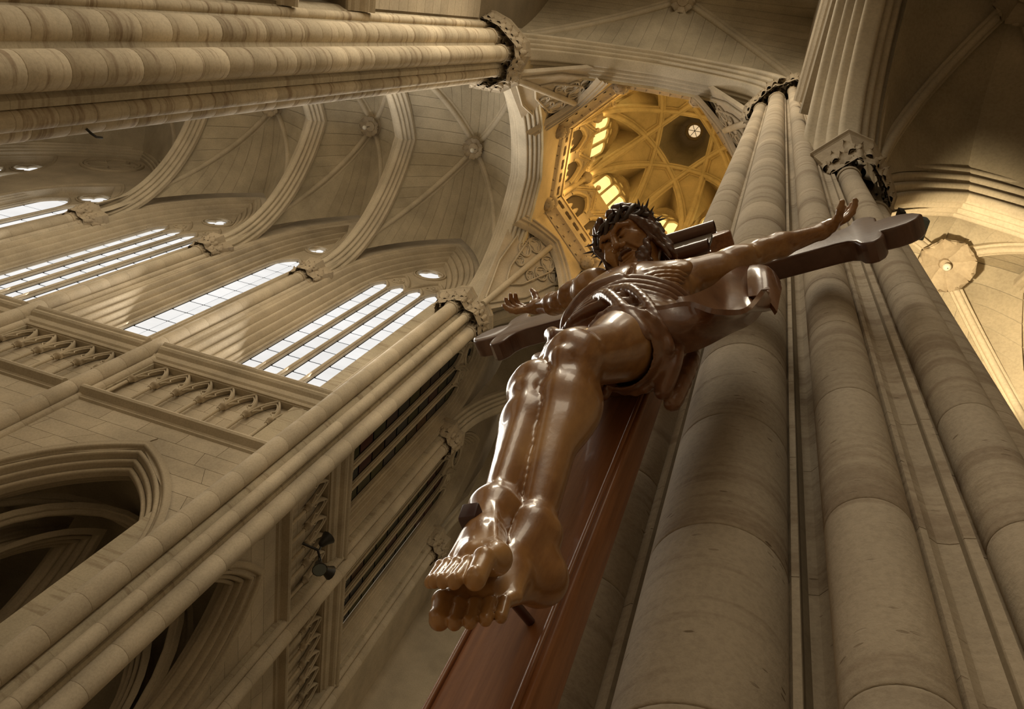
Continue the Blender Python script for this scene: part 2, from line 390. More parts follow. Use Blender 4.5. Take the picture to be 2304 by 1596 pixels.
def string_course(w,parent,a0,a1,prof,m=M_trim,name='string_course'):
    mb=MB(); rows=[[w.p(a0,z,d),w.p(a1,z,d)] for d,z in prof]; mb.grid(rows)
    mb.f.append(tuple(range(0,2*len(prof),2))); mb.f.append(tuple(range(1,2*len(prof),2))[::-1])
    return build(name,mb,m,parent,fixn=True)
SC1=[(-.2,18.28),(.02,18.30),(.10,18.36),(.07,18.44),(.10,18.50),(.30,18.62),(.33,18.70),(.30,18.78),(.10,18.92),(-.2,18.96)]
SC2=[(-.2,21.52),(.04,21.54),(.08,21.62),(.05,21.68),(.12,21.74),(.16,21.84),(.12,21.90),(.14,21.98),(.26,22.06),(.32,22.14),(.30,22.24),(.36,22.30),(.40,22.38),(.36,22.46),(.05,22.66),(-.2,22.70)]
def colonnette_meshes():
    mb=MB(); mb.lathe([(.12,0),(.12,.06),(.09,.09),(.105,.12),(.08,.15),(.058,.17),(.058,1.08)],(0,0,0),12); a=mb.mesh('colonnette',50); a.materials.append(M_trim)
    mb=MB(); mb.lathe([(.058,0),(.082,.0),(.082,.025),(.065,.04),(.075,.09),(.115,.14),(.08,.16),(.125,.20),(.13,.25),(.09,.26)],(0,0,0),10); b=mb.mesh('colonnette_capital',50); b.materials.append(M_carve)
    return a,b
CO,CC=colonnette_meshes()
def trefoil(rc,e,rho,th0,n=36,lobes=3):
    P=[]
    for k in range(n):
        t=2*PI*k/n; best=.25*rc
        for j in range(lobes):
            dt=t-th0-2*PI*j/lobes; q=rho*rho-(e*math.sin(dt))**2
            if q>0 and math.cos(dt)>0: best=max(best,e*math.cos(dt)+math.sqrt(q))
        P.append((best*math.cos(t),best*math.sin(t)))
    return P
def plate_holes(w,outer,holes,d0,d1):
    mb=MB(); loops=[outer]+holes; flat=[p for L in loops for p in L]
    tr=tessellate_polygon([[Vector((a,b,0)) for a,b in L] for L in loops])
    n=len(flat); mb.add([w.p(a,z,d1) for a,z in flat]+[w.p(a,z,d0) for a,z in flat],[])
    mb.f+=[tuple(t) for t in tr]+[tuple(i+n for i in t)[::-1] for t in tr]
    k=0
    for L in loops:
        m=len(L)
        for i in range(m): mb.f.append((k+i,k+(i+1)%m,n+k+(i+1)%m,n+k+i))
        k+=m
    return mb
def light_outline(ac,hw,z0,zs,rise,n=5):
    return [(ac-hw,z0)]+[(ac+a,zs+z) for a,z in arch_pts(hw,rise,n)]+[(ac+hw,z0)]
NWIN=[0]
def window(w,label,ac,hw,z0,zs,rise,lights,lw,lz,lrise,pane_h,cols=1,glass=M_day,foil=None,jamb=1.2,dw=-.75,plate=True,skipz=None,trunc=None):
    # tracery window standing at depth dw; lights = list of light centres
    NWIN[0]+=1; nm='window_%d'%NWIN[0]
    outer=[(ac-hw,z0)]+[(ac+a,zs+z) for a,z in arch_pts(hw,rise,9)]+[(ac+hw,z0)]
    holes=[light_outline(c,lw,z0+.05,lz,lrise) for c in lights]
    if foil:
        fx,fz,fr_,lob=foil; holes.append([(fx+a,fz+b) for a,b in trefoil(fr_,fr_*.55,fr_*.52,PI/2,36,lob)])
    root=build(nm,plate_holes(w,outer,holes,dw-.10,dw),M_trim,None,fixn=True,kind='structure',label=label,category='window')
    mb=MB(); mb.prism([(ac-hw,z0),(ac+hw,z0),(ac+hw,zs+rise),(ac-hw,zs+rise)],w.fr,dw-.20,dw-.18); build('glazing_frame',mb,M_iron,root)
    # panes
    top=lz+lrise
    for c in lights:
        z=z0+.06; 
        while z<top-.1:
            z2=min(z+pane_h,top); 
            for k in range(cols):
                l=c-lw+2*lw*k/cols; r=c-lw+2*lw*(k+1)/cols
                mb=MB(); mb.prism([(l+.03,z+.055),(r-.03,z+.055),(r-.03,z2-.05),(l+.03,z2-.05)],w.fr,dw-.15,dw-.12); build('pane',mb,glass,root)
            z+=pane_h
    if foil:
        q=fr_*1.05; mb=MB(); mb.prism([(fx-q,fz-q),(fx+q,fz-q),(fx+q,fz+q),(fx-q,fz+q)],w.fr,dw-.15,dw-.12); build('pane',mb,glass,root)
        mb=MB(); 
        for rr,tt in((1.12,.055),(1.32,.06)):
            mb.tube([w.p(fx+fr_*rr*math.cos(t),fz+fr_*rr*math.sin(t),dw+.03) for t in np.linspace(0,2*PI,29)],tt,6,False)
        build('foil_ring',mb,M_trim,root,smooth=60)
    # mullions: a roll in front of the plate between the lights, and light-head mouldings
    ls=sorted(lights); mids=[(a+b)/2 for a,b in zip(ls[:-1],ls[1:])]
    for m in [ls[0]-lw-.10]+mids+[ls[-1]+lw+.10]:
        mb=MB(); mb.tube([w.p(m,z0,dw+.03),w.p(m,z0+.25,dw+.03),w.p(m,z0+.26,dw+.03),w.p(m,lz+.1,dw+.03)],[.11,.11,.065,.065],8); build('mullion',mb,M_trim,root,smooth=60)
    for c in lights:
        mb=MB(); arch_sweep(mb,w.p(c,lz,dw),w.A,w.N,lw+.02,lrise,[(.13,-.02),(.12,.06),(.06,.10),(0,.05),(0,-.02)],7); build('light_head',mb,M_trim,root,smooth=50)
    if len(ls)>=4:
        for c in(.5*(ls[0]+ls[1]),.5*(ls[2]+ls[3])):
            mb=MB(); arch_sweep(mb,w.p(c,lz,dw),w.A,w.N,(ls[1]-ls[0])/2+lw+.04,lrise*2.3,[(.15,-.02),(.13,.08),(.07,.13),(0,.07),(0,-.02)],8); build('sub_arch',mb,M_trim,root,smooth=50)
            for j in(0,1,2):
                t=PI/2+2*PI*j/3; mb=MB(); mb.tube([w.p(c+.12*math.cos(t)+.2*math.cos(q),lz+lrise*1.5+.12*math.sin(t)+.2*math.sin(q),dw+.02) for q in np.linspace(0,2*PI,13)],.045,5,False); build('cusp',mb,M_trim,root,smooth=60)
    # splayed jamb with rolls out to the wall face
    k=4; pr=[(0,dw-.05)]
    for i in range(k):
        r=jamb*(i+1)/k; t=dw*(1-(i+1)/k); r0=jamb*i/k; q=jamb/k*.34
        for a in np.linspace(0,PI,6): pr.append((r-q-q*math.cos(a)*.9,t-q*.9+q*math.sin(a)*.8+.03))
        pr.append((r,t))
    pr+=[(jamb+.14,.06),(jamb+.2,-.05)]
    mb=MB(); arch_sweep(mb,w.p(ac,zs,0),w.A,w.N,hw,rise,pr,14,leg=zs-z0+1.0); build('jamb',mb,M_trim,root,smooth=50)
    return root
def triforium(w,parent,a0,a1,n,z=18.95):
    sp=(a1-a0)/n
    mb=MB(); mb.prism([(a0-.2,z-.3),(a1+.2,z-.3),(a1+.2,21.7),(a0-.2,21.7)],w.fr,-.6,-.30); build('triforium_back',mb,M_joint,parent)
    ashlar(w,parent,a0-.1,a1+.1,z,21.6,None,.55,1.4,-.27) if False else None
    for i in range(5):
        b=z+(21.6-z)*i/5; t=z+(21.6-z)*(i+1)/5; k=max(2,round((a1-a0)/1.6)); off=.5*(i%2)
        cuts=[a0-.1]+[a0+(a1-a0)*(j+off)/k for j in range(1,k)]+[a1+.1]
        for l,r in zip(cuts[:-1],cuts[1:]):
            mb=MB(); mb.prism([(l+.006,b+.006),(r-.006,b+.006),(r-.006,t-.006),(l+.006,t-.006)],w.fr,-.31,-.27); build('wall_block',mb,M_wall,parent)
    for i in range(n+1):
        a=a0+sp*i; q=w.p(a,z+.12,-.10)
        c=inst('colonnette',CO,parent,TRS(q)); inst('colonnette_capital',CC,c,TRS((q[0],q[1],q[2]+1.08)))
    me=None
    for i in range(n):
        a=a0+sp*(i+.5)
        if me is None:
            mb=MB(); hs=sp/2-.03
            arch_sweep(mb,(0,0,0),w.A,w.N,hs,1.12,[(.05,-.14),(.055,-.02),(.04,.05),(.01,.075),(-.025,.05),(-.03,-.02),(-.03,-.14)],9)
            # cusps
            for s in(-1,1):
                pts=[np.array(w.A)*s*x+np.array([0,0,1])*zz for x,zz in((hs*.93,.15),(hs*.72,.30),(hs*.55,.34),(hs*.40,.42),(hs*.62,.50),(hs*.55,.66),(hs*.30,.86),(0,1.0))]
                mb.tube(pts,[.03,.032,.03,.03,.03,.03,.028,.02],6)
            me=mb.mesh('arcade_arch',50); me.materials.append(M_trim)
        inst('arcade_arch',me,parent,Matrix.Translation(w.p(a,z+.12+1.08+.25,-.10)))
def aisle_behind(w,parent,a0,a1,ac,hs,deep=6.5,rise=4.3,zs=12.2):
    mb=MB(); arch_sweep(mb,w.p(ac,zs-.6,-deep+.5),w.A,w.N,hs*.75,rise,PROF_TRANS,10,leg=8); build('aisle_arch',mb,M_rib,parent,smooth=45)
    for s in(-1,1):
        c0=w.p(ac-s*hs*1.25,zs-.5,-.9); c1=w.p(ac,17.3,-deep/2-.4); c2=w.p(ac+s*hs*1.25,zs-.5,-deep+.3); P=[]
        for c,rev in((c0,0),(c2,1)):
            seg=[c+(c1-c)*np.array([1-math.cos(f),1-math.cos(f),math.sin(f)]) for f in np.linspace(0,PI/2,10)]
            P+= seg if not rev else seg[-2::-1]
        mb=MB(); curve_sweep(mb,P,[(0,0,1)]*len(P),[(r-.1,t) for r,t in PROF_RIB]); build('aisle_rib',mb,M_rib,parent,smooth=45)
def wall_bay(w,root,a0,a1,arch,nt,win,face_blocks=True,aisle=6.5):
    ac,hs,zs,ri=arch
    mb=MB(); wall_plate(w,mb,a0,a1,4,18.4,(ac,hs+.55,zs,ri+.62),-.9,0); build('wall_backing',mb,M_wall,root)
    if face_blocks: ashlar(w,root,a0,a1,8.2,18.34,(ac,hs+.62,zs,ri+.70))
    mb=MB(); arch_sweep(mb,w.p(ac,zs,-.5),w.A,w.N,hs,ri,PROF_WALLARCH,16,leg=8); build('arcade_moulding',mb,M_trim,root,smooth=45)
    string_course(w,root,a0,a1,SC1); string_course(w,root,a0,a1,SC2)
    triforium(w,root,a0+.35,a1-.35,nt)
    mb=MB(); mb.prism([(a0,21.5),(a1,21.5),(a1,22.9),(a0,22.9)],w.fr,-.8,-.02); build('sill_course',mb,M_wall,root)
    if aisle: aisle_behind(w,root,a0-.5,a1+.5,ac,hs,deep=aisle)
    if win:
        wc,whw,wz0,wzs,wri,jamb=win
        mb=MB(); rows=[[w.p(a0,22.6,.03),w.p(a1,22.6,.03)],[w.p(a0,wz0+.02,-.78),w.p(a1,wz0+.02,-.78)],[w.p(a0,wz0-.6,-.9),w.p(a1,wz0-.6,-.9)]]; mb.grid(rows); build('sill_slope',mb,M_trim,root)
        mb=MB(); wall_plate(w,mb,a0,a1,22.6,44.2,(wc,whw+jamb,wzs,wri+jamb*1.5),-.9,-.01,14); build('upper_wall',mb,M_wall,root)
# ---- transept wall with the bright windows
wN=Wall((0,12.95),(1,0),(0,-1))
wall_n=empty('wall_north',(-25,12.95,0),kind='structure',label='transept wall of pale ashlar with arcade, blind gallery and tall windows',category='wall')
wall_bay(wN,wall_n,-17.95,-11.1,(-14.3,2.55,12.2,4.3),7,(-14.57,1.85,23.85,33.8,6.3,1.15))
wall_bay(wN,wall_n,-23.5,-18.65,(-21.0,1.9,12.4,3.9),5,(-21.02,.9,23.85,33.8,6.0,.95))
wall_bay(wN,wall_n,-30.95,-24.1,(-27.5,2.55,12.2,4.3),7,(-27.75,1.85,23.85,33.8,6.3,1.15),face_blocks=False)
c1=[-14.57+d for d in(-1.4,-.465,.465,1.4)]
window(wN,'four-light daylit window nearest the plain pier, above the blind gallery',-14.57,1.85,23.85,33.8,6.3,c1,.36,34.9,1.0,1.12,foil=(-14.6,38.35,.62,4))
window(wN,'narrow single-light daylit window between two shafts of transept wall',-21.02,.9,23.85,33.8,6.0,[-21.02],.70,34.4,1.5,1.12,cols=2,foil=(-21.02,37.9,.5,3),jamb=.95)
c3=[-27.75+d for d in(-1.4,-.465,.465,1.4)]
window(wN,'four-light daylit window seen at a steep angle, third from the plain pier',-27.75,1.85,23.85,33.8,6.3,c3,.36,34.9,1.0,1.12,foil=(-27.8,38.45,.62,3))
# far bay: two broad lancets and a blind trefoil
mb=MB(); wall_plate(wN,mb,-47,-38.3,8,46,(-41.9,2.1,36.2,5.2),-.9,0,14); wall_plate(wN,mb,-38.3,-31.5,8,46,(-34.6,2.1,33.8,4.4),-.9,0,14); build('far_bay_wall',mb,M_wall,wall_n)
for ac,zs,lab in((-41.9,36.2,'broad two-light daylit window at the left edge of the photo, under a quatrefoil'),(-34.6,33.8,'broad two-light daylit window beside the farthest capital at left edge')):
    window(wN,lab,ac,1.95,24,zs,4.6,[ac-.95,ac+.95],.86,zs+.2,1.7,1.9,foil=(ac,zs+2.9,.75,3),jamb=.2,dw=-.5)
mb=MB()
for rr,tt in((1.55,.10),(1.75,.12)): mb.tube([wN.p(-38.3+rr*math.cos(t),42.0+rr*math.sin(t),.02) for t in np.linspace(0,2*PI,33)],tt,6,False)
build('blind_trefoil_ring',mb,M_trim,wall_n,smooth=60)
mb=MB(); P=trefoil(1.4,.78,.68,PI/2+.4,36); mb.tube([wN.p(-38.3+a,42.0+b,.02) for a,b in P+[P[0]]],.10,6,False); build('blind_trefoil',mb,M_trim,wall_n,smooth=60)
mb=MB(); arch_sweep(mb,wN.p(-38.3,33,.1),wN.A,wN.N,6.7,11.4,PROF_TRANS,18); build('wall_arch',mb,M_rib,wall_n,smooth=45)
# responds on that wall
def respond(name,label,wx,wy,r,side,r2,nvec,dme=DR_DIM,z0=8,zc=ZC,capn=8):
    # big shaft plus a small one beside it; nvec points into the room
    root=empty(name,(wx,wy,0),kind='structure',label=label,category='pier')
    nx,ny=nvec; sx,sy=side
    shaft(root,wx,wy,r,z0,zc,1.05,dme); x2,y2=wx+sx*(r+r2*.85)-nx*.12,wy+sy*(r+r2*.85)-ny*.12
    shaft(root,x2,y2,r2,z0,zc,1.05,dme); x3,y3=wx-sx*(r+r2*.85)-nx*.12,wy-sy*(r+r2*.85)-ny*.12
    shaft(root,x3,y3,r2,z0,zc,1.05,dme)
    a=math.atan2(ny,nx); 
    for (x,y,q) in((wx,wy,r),(x2,y2,r2),(x3,y3,r2)): capital(root,x,y,q,zc,CH,a-1.9,a+1.9,capn if q>.2 else 5)
    t=r+2*r2
    P=[(-t*1.55,-.5),(-t*1.5,.12),(-t*.75,.28),(-t*.55,.58),(t*.55,.58),(t*.75,.28),(t*1.5,.12),(t*1.55,-.5)]
    abacus(root,[(wx+sx*u+nx*v,wy+sy*u+ny*v) for u,v in P],zc+CH-.08,.36,mass=zc+.12,s0=.72,step=.34)
    mb=MB(); mb.prism([(wx+sx*u+nx*v,wy+sy*u+ny*v) for u,v in((-t*1.05,-.8),(-t*1.05,-.12),(t*1.05,-.12),(t*1.05,-.8))],((0,0,0),(1,0,0),(0,1,0),(0,0,1)),z0,zc+CH); build('core',mb,M_core,root,fixn=True)
    return root
respond('wall_respond','shaft with carved capital between four-light window and single-light window',-18.29,12.85,.29,(1,0),.15,(0,-1))
respond('wall_respond','shaft with carved capital between single-light window and steeply seen four-light window',-23.79,12.85,.30,(1,0),.15,(0,-1))
respond('wall_respond','farthest visible wall shaft with carved capital near left edge',-31.25,12.85,.30,(1,0),.15,(0,-1))
# ---- chancel wall beyond the plain pier
wC=Wall((-10.75,0),(0,1),(1,0))
wall_c=empty('wall_west',(-10.75,22,0),kind='structure',label='dim chancel wall with arcade, blind gallery and dark stained windows',category='wall')
wall_bay(wC,wall_c,14.0,19.2,(16.35,1.75,12.8,3.9),6,(16.6,1.85,23.7,32.8,5.0,.5),aisle=6.2)
wall_bay(wC,wall_c,19.9,25.6,(22.8,1.9,12.8,3.9),6,(22.8,1.85,23.7,32.8,5.0,.5))
mb=MB(); wall_plate(wC,mb,26.2,34,4,44,None,-.9,0); build('far_wall',mb,M_wall,wall_c)
for ac,lab in((16.6,'dark stained-glass window with stone mullions behind the plain pier'),(22.8,'dark stained-glass window with stone mullions farther along chancel wall')):
    window(wC,lab,ac,1.85,23.7,32.8,5.0,[ac+d for d in(-1.4,-.465,.465,1.4)],.32,34.2,.9,1.12,glass=M_stain,foil=(ac,36.4,.5,3),jamb=.5,dw=-.5)
respond('wall_respond','dim chancel wall shaft with carved capital beside the figure’s shin',-10.45,19.55,.27,(0,1),.15,(1,0),DR_DIM)
respond('wall_respond','farther dim chancel wall shaft with carved capital beside the figure’s feet',-10.45,25.9,.27,(0,1),.15,(1,0),DR_DIM)
mb=MB(); mb.box(-33,-11.66,13.86,27,17.6,18.2); mb.box(-33,-11.6,20.1,20.4,3,18); mb.box(-18.3,-18,20.4,27,3,18); mb.box(-33,-32.7,13.8,20.3,3,18); mb.box(-18.3,-11.6,26.8,27.1,3,18); build('aisle_shell',mb,M_web,wall_n)
# ---- nave wall seen along the upper edge
wV=Wall((-11.0,0),(0,1),(1,0))
wall_v=empty('wall_nave',(-11,-5,0),kind='structure',label='nave wall with string courses at the top edge of the photo',category='wall')
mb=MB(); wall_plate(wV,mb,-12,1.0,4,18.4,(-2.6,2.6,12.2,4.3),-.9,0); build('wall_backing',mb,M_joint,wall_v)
ashlar(wV,wall_v,-3.5,.72,15.9,18.34,None)
string_course(wV,wall_v,-12,.8,SC1); string_course(wV,wall_v,-12,.8,SC2)
triforium(wV,wall_v,-6.2,.35,7)
ashlar(wV,wall_v,-3.5,.72,22.7,31.5,None)
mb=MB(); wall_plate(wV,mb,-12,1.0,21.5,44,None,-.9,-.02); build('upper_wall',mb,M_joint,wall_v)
# ================================================================ vaults
def half_curve(c,apex,kind,n):
    c=np.array(c,float);apex=np.array(apex,float); d=apex-c; L=math.hypot(d[0],d[1]); hz=d[2]
    if kind=='round': return [c+np.array([d[0]*(1-math.cos(f)),d[1]*(1-math.cos(f)),hz*math.sin(f)]) for f in np.linspace(0,PI/2,n)]
    pts=arc_half(L,hz,0,n-1); return [c+np.array([d[0]*(a+L)/L,d[1]*(a+L)/L,z]) for a,z in pts]
def boss(parent,p,r=.42,lamp=True,lab=None):
    mb=MB(); mb.lathe([(.02,-.30),(r*.45,-.26),(r*.55,-.10),(r*.9,-.06),(r,0),(r*1.05,.18),(r*.8,.3)],p,16); b=build('boss',mb,M_carve,parent,smooth=50)
    for i in range(8):
        a=2*PI*i/8; inst('leaf',LEAF,b,Matrix.Translation((p[0]+r*.25*math.cos(a),p[1]+r*.25*math.sin(a),p[2]-.10))@Matrix.Rotation(a,4,'Z')@Matrix.Rotation(2.0,4,'Y')@Matrix.Diagonal((.5,.6,.7,1)))
def vault(name,label,x0,x1,y0,y1,zs,zb,za,N=13,m=M_web,mr=M_rib,bs=None,courses=True,ribs=True,ins=.35,bossr=.6,skip=(),rib_scale=1.55):
    # za: apex heights of the side arches (x0,x1,y0,y1)
    xm,ym=bs or ((x0+x1)/2,(y0+y1)/2); root=empty(name,(xm,ym,zs),kind='structure',label=label,category='vault')
    B=(xm,ym,zb); corners=[(x0,y0),(x1,y0),(x1,y1),(x0,y1)]; mids={'x0':(x0,ym),'x1':(x1,ym),'y0':(xm,y0),'y1':(xm,y1)}
    ZA=dict(zip(('x0','x1','y0','y1'),za)); n=25
    sides={0:('y0','x0'),1:('y0','x1'),2:('y1','x1'),3:('y1','x0')}
    for ci,(cx,cy) in enumerate(corners):
        D=np.array(half_curve((cx,cy,zs),B,'round',n))
        for sd in sides[ci]:
            if sd in skip: continue
            T=np.array(half_curve((cx,cy,zs),(*mids[sd],ZA[sd]+.25),'point',n))
            K=5; G=np.array([[D[i]+(T[i]-D[i])*k/(K-1)+np.array([0,0,.35*math.sin(PI*k/(K-1))*(i/(n-1))+.16]) for k in range(K)] for i in range(n)])
            mb=MB(); mb.grid(G+np.array([0,0,.05])); build('web',mb,m,root,smooth=60)
            if courses:
                for i in range(N):
                    s0=(i/N)*(n-1); s1=((i+1)/N)*(n-1)
                    def at(s):
                        a=int(min(s,n-1.001)); return G[a]+(G[a+1]-G[a])*(s-a)
                    e=.022*(n-1)/N*.6
                    R=[at(s0+e),at((s0+s1)/2),at(s1-e)]
                    mb=MB(); mb.grid(R); mb.grid([[p+np.array([0,0,.04]) for p in r] for r in R],flip=True)
                    build('web_course',mb,m,root,smooth=60)
        if ribs:
            mb=MB(); pr=[(r*rib_scale,t*rib_scale) for r,t in PROF_RIB]; curve_sweep(mb,D-np.array([0,0,.06]),[((B[0]-cx)*.0,0,1) if i>n*.5 else (-(B[0]-cx)*(1-i/n),-(B[1]-cy)*(1-i/n),.9+i) for i in range(n)],pr); build('diagonal_rib',mb,mr,root,smooth=45)
    if bossr: boss(root,B,bossr)
    return root
ya,yb=2.5,12.6; ZS=ZC+CH+.25
AZ=41.2
vault('vault','transept rib vault next to the golden lantern',-18.25,-10.9,ya,yb,ZS,43.0,(AZ,39.4,42.0,42.0))
vault('vault','narrow transept rib vault with a boss, second from the lantern',-23.8,-18.25,ya,yb,ZS,43.3,(AZ,AZ,42.0,42.0))
vault('vault','transept rib vault, third from the lantern',-31.25,-23.8,ya,yb,ZS,43.3,(AZ,AZ,42.0,42.0),N=11)
vault('vault','dark far transept vault over the blind trefoil',-45.6,-31.25,ya,yb,ZS,45,(AZ,AZ,44.3,44.3),courses=False)
def cross_arch(name,label,o,A,B,hs,rise,prof,m=M_rib,n=18,leg=.6):
    mb=MB(); arch_sweep(mb,o,A,B,hs,rise,prof,n,leg=leg); return build(name,mb,m,None,smooth=45,kind='structure',label=label,category='arch')
for x,lab in((-18.25,'moulded transverse arch between first and second transept vaults'),(-23.8,'moulded transverse arch between second and third transept vaults'),(-31.25,'moulded transverse arch between third and far transept vaults')):
    cross_arch('transverse_arch',lab,(x,7.55,ZS),(0,1,0),(1,0,0),4.95,AZ-ZS,PROF_TRANS)
mb=MB(); mb.box(-46.5,-46,0,15,0,47); build('wall_far',mb,M_wall,None,kind='structure')
mb=MB(); mb.box(-46,-12.2,1.2,1.6,0,47); build('wall_south',mb,M_wall,None,kind='structure')
# nave vault by the crossing
vault('vault','pale nave rib vault at the top of the photo beside the crossing arch',-11.05,.95,-4.1,1.45,ZS,43.3,(42,42,AZ,39.4),N=15,bs=(-5.05,-1.2))
vault('vault','next nave rib vault above the upper edge of the photo',-11.05,.95,-11.5,-4.1,ZS,43.3,(42,42,AZ,AZ),courses=False)
cross_arch('transverse_arch','moulded nave transverse arch above the upper edge of photo',(-5.05,-4.1,ZS),(1,0,0),(0,1,0),5.2,AZ-ZS,PROF_TRANS)
# chancel vault
vault('vault','dim chancel rib vault behind the figure',-10.4,.3,13.9,19.55,ZS,43.2,(42,42,39.4,AZ),courses=False)
vault('vault','farther dim chancel rib vault',-10.4,.3,19.55,25.9,ZS,43.2,(42,42,AZ,AZ),courses=False)
cross_arch('transverse_arch','moulded chancel transverse arch behind the figure',(-5.05,19.55,ZS),(1,0,0),(0,1,0),5.1,AZ-ZS,PROF_CROSS)
mb=MB(); mb.box(-11,3,30,30.4,0,46); mb.box(.9,1.4,13.6,30,0,46); build('wall_east',mb,M_wall,None,kind='structure')
mb=MB(); mb.box(-12,1,25.9,31,43.4,43.7); build('ceiling_far',mb,M_web,None,kind='structure')
# ---- crossing arches
YC=7.6; XC=-5.05; ZX=38.8
PROF_CROSS=roll_prof([(0,.24),(.13,.42),(.28,.59),(.44,.76)],.075)
cross_arch('crossing_arch','great moulded crossing arch across the top, nave side',(XC,1.84,ZS-.6),(1,0,0),(0,1,0),4.75,ZX-ZS+.6,PROF_CROSS)
cross_arch('crossing_arch','great moulded crossing arch opening to the transept, warmly lit edge',(-10.5,7.7,ZS-.6),(0,1,0),(1,0,0),4.75,ZX-ZS+.6,PROF_CROSS)
cross_arch('crossing_arch','crossing arch on the chancel side behind the figure’s arm',(XC,13.5,ZS-.6),(1,0,0),(0,1,0),4.75,ZX-ZS+.6,PROF_CROSS)
cross_arch('crossing_arch','crossing arch hidden behind the near pier',(.4,YC,ZS-.6),(0,1,0),(1,0,0),4.75,ZX-ZS+.6,PROF_CROSS)
# ================================================================ lantern over the crossing
LC=np.array([-5.1,7.5]); RI=4.8; RV=RI/math.cos(PI/8); EH=RI*math.tan(PI/8)
lant=empty('lantern_tower',(LC[0],LC[1],33),kind='structure',label='golden octagonal lantern tower with star-ribbed dome above the crossing',category='tower')
def gold_light(name,loc,power,col=(1,.62,.20),rad=.12):
    l=bpy.data.lights.new(name,'POINT'); l.energy=power; l.color=col; l.shadow_soft_size=rad
    o=bpy.data.objects.new(name,l); COL.objects.link(o); o.location=loc; return o
def vert8(k,r=RV): a=PI/8+PI/4*k; return LC+r*np.array([math.cos(a),math.sin(a)])
ZQ=41.0
# square crossing walls above the arches and the outer skin that keeps the daylight out
sq=[((-9.62,7.5),(0,1),(1,0),7.7-7.5),((XC,2.72),(1,0),(0,1),0),((XC,12.6),(1,0),(0,-1),0),((-.48,7.5),(0,1),(-1,0),.1)]
for o,A,N,off in sq:
    ww=Wall(o,A,N); mb=MB(); wall_plate(ww,mb,-5.6,5.6,32.5,ZQ+.6,(off,5.3,ZS-.6,ZX-ZS+1.15),-.25,0,12); build('spandrel_wall',mb,M_gold,lant)
mb=MB(); mb.prism([tuple(vert8(k,RV+.75)-LC) for k in range(8)],((LC[0],LC[1],0),(1,0,0),(0,1,0),(0,0,1)),41,62.5,caps=False); build('outer_skin',mb,M_joint,lant)
mb=MB(); mb.box(-12.5,2.5,-.5,15.5,64.0,64.2) if False else mb.prism([tuple(vert8(k,RV+.8)-LC) for k in range(8)],((LC[0],LC[1],0),(1,0,0),(0,1,0),(0,0,1)),70.2,70.3); build('outer_cap',mb,M_joint,lant)
# flat roof slab round the tower foot closing the gap over the crossing corners
mb=MB(); sqp=[(-11,1.2),(.9,1.2),(.9,14.2),(-11,14.2)]; oc=[tuple(vert8(k,RV+.05)) for k in range(8)]
flat=sqp+oc; tr=tessellate_polygon([[Vector((*p,0)) for p in sqp],[Vector((*p,0)) for p in oc]])
mb.add([(*p,ZQ+.55) for p in flat],[tuple(t) for t in tr]); build('corner_slab',mb,M_joint,lant)
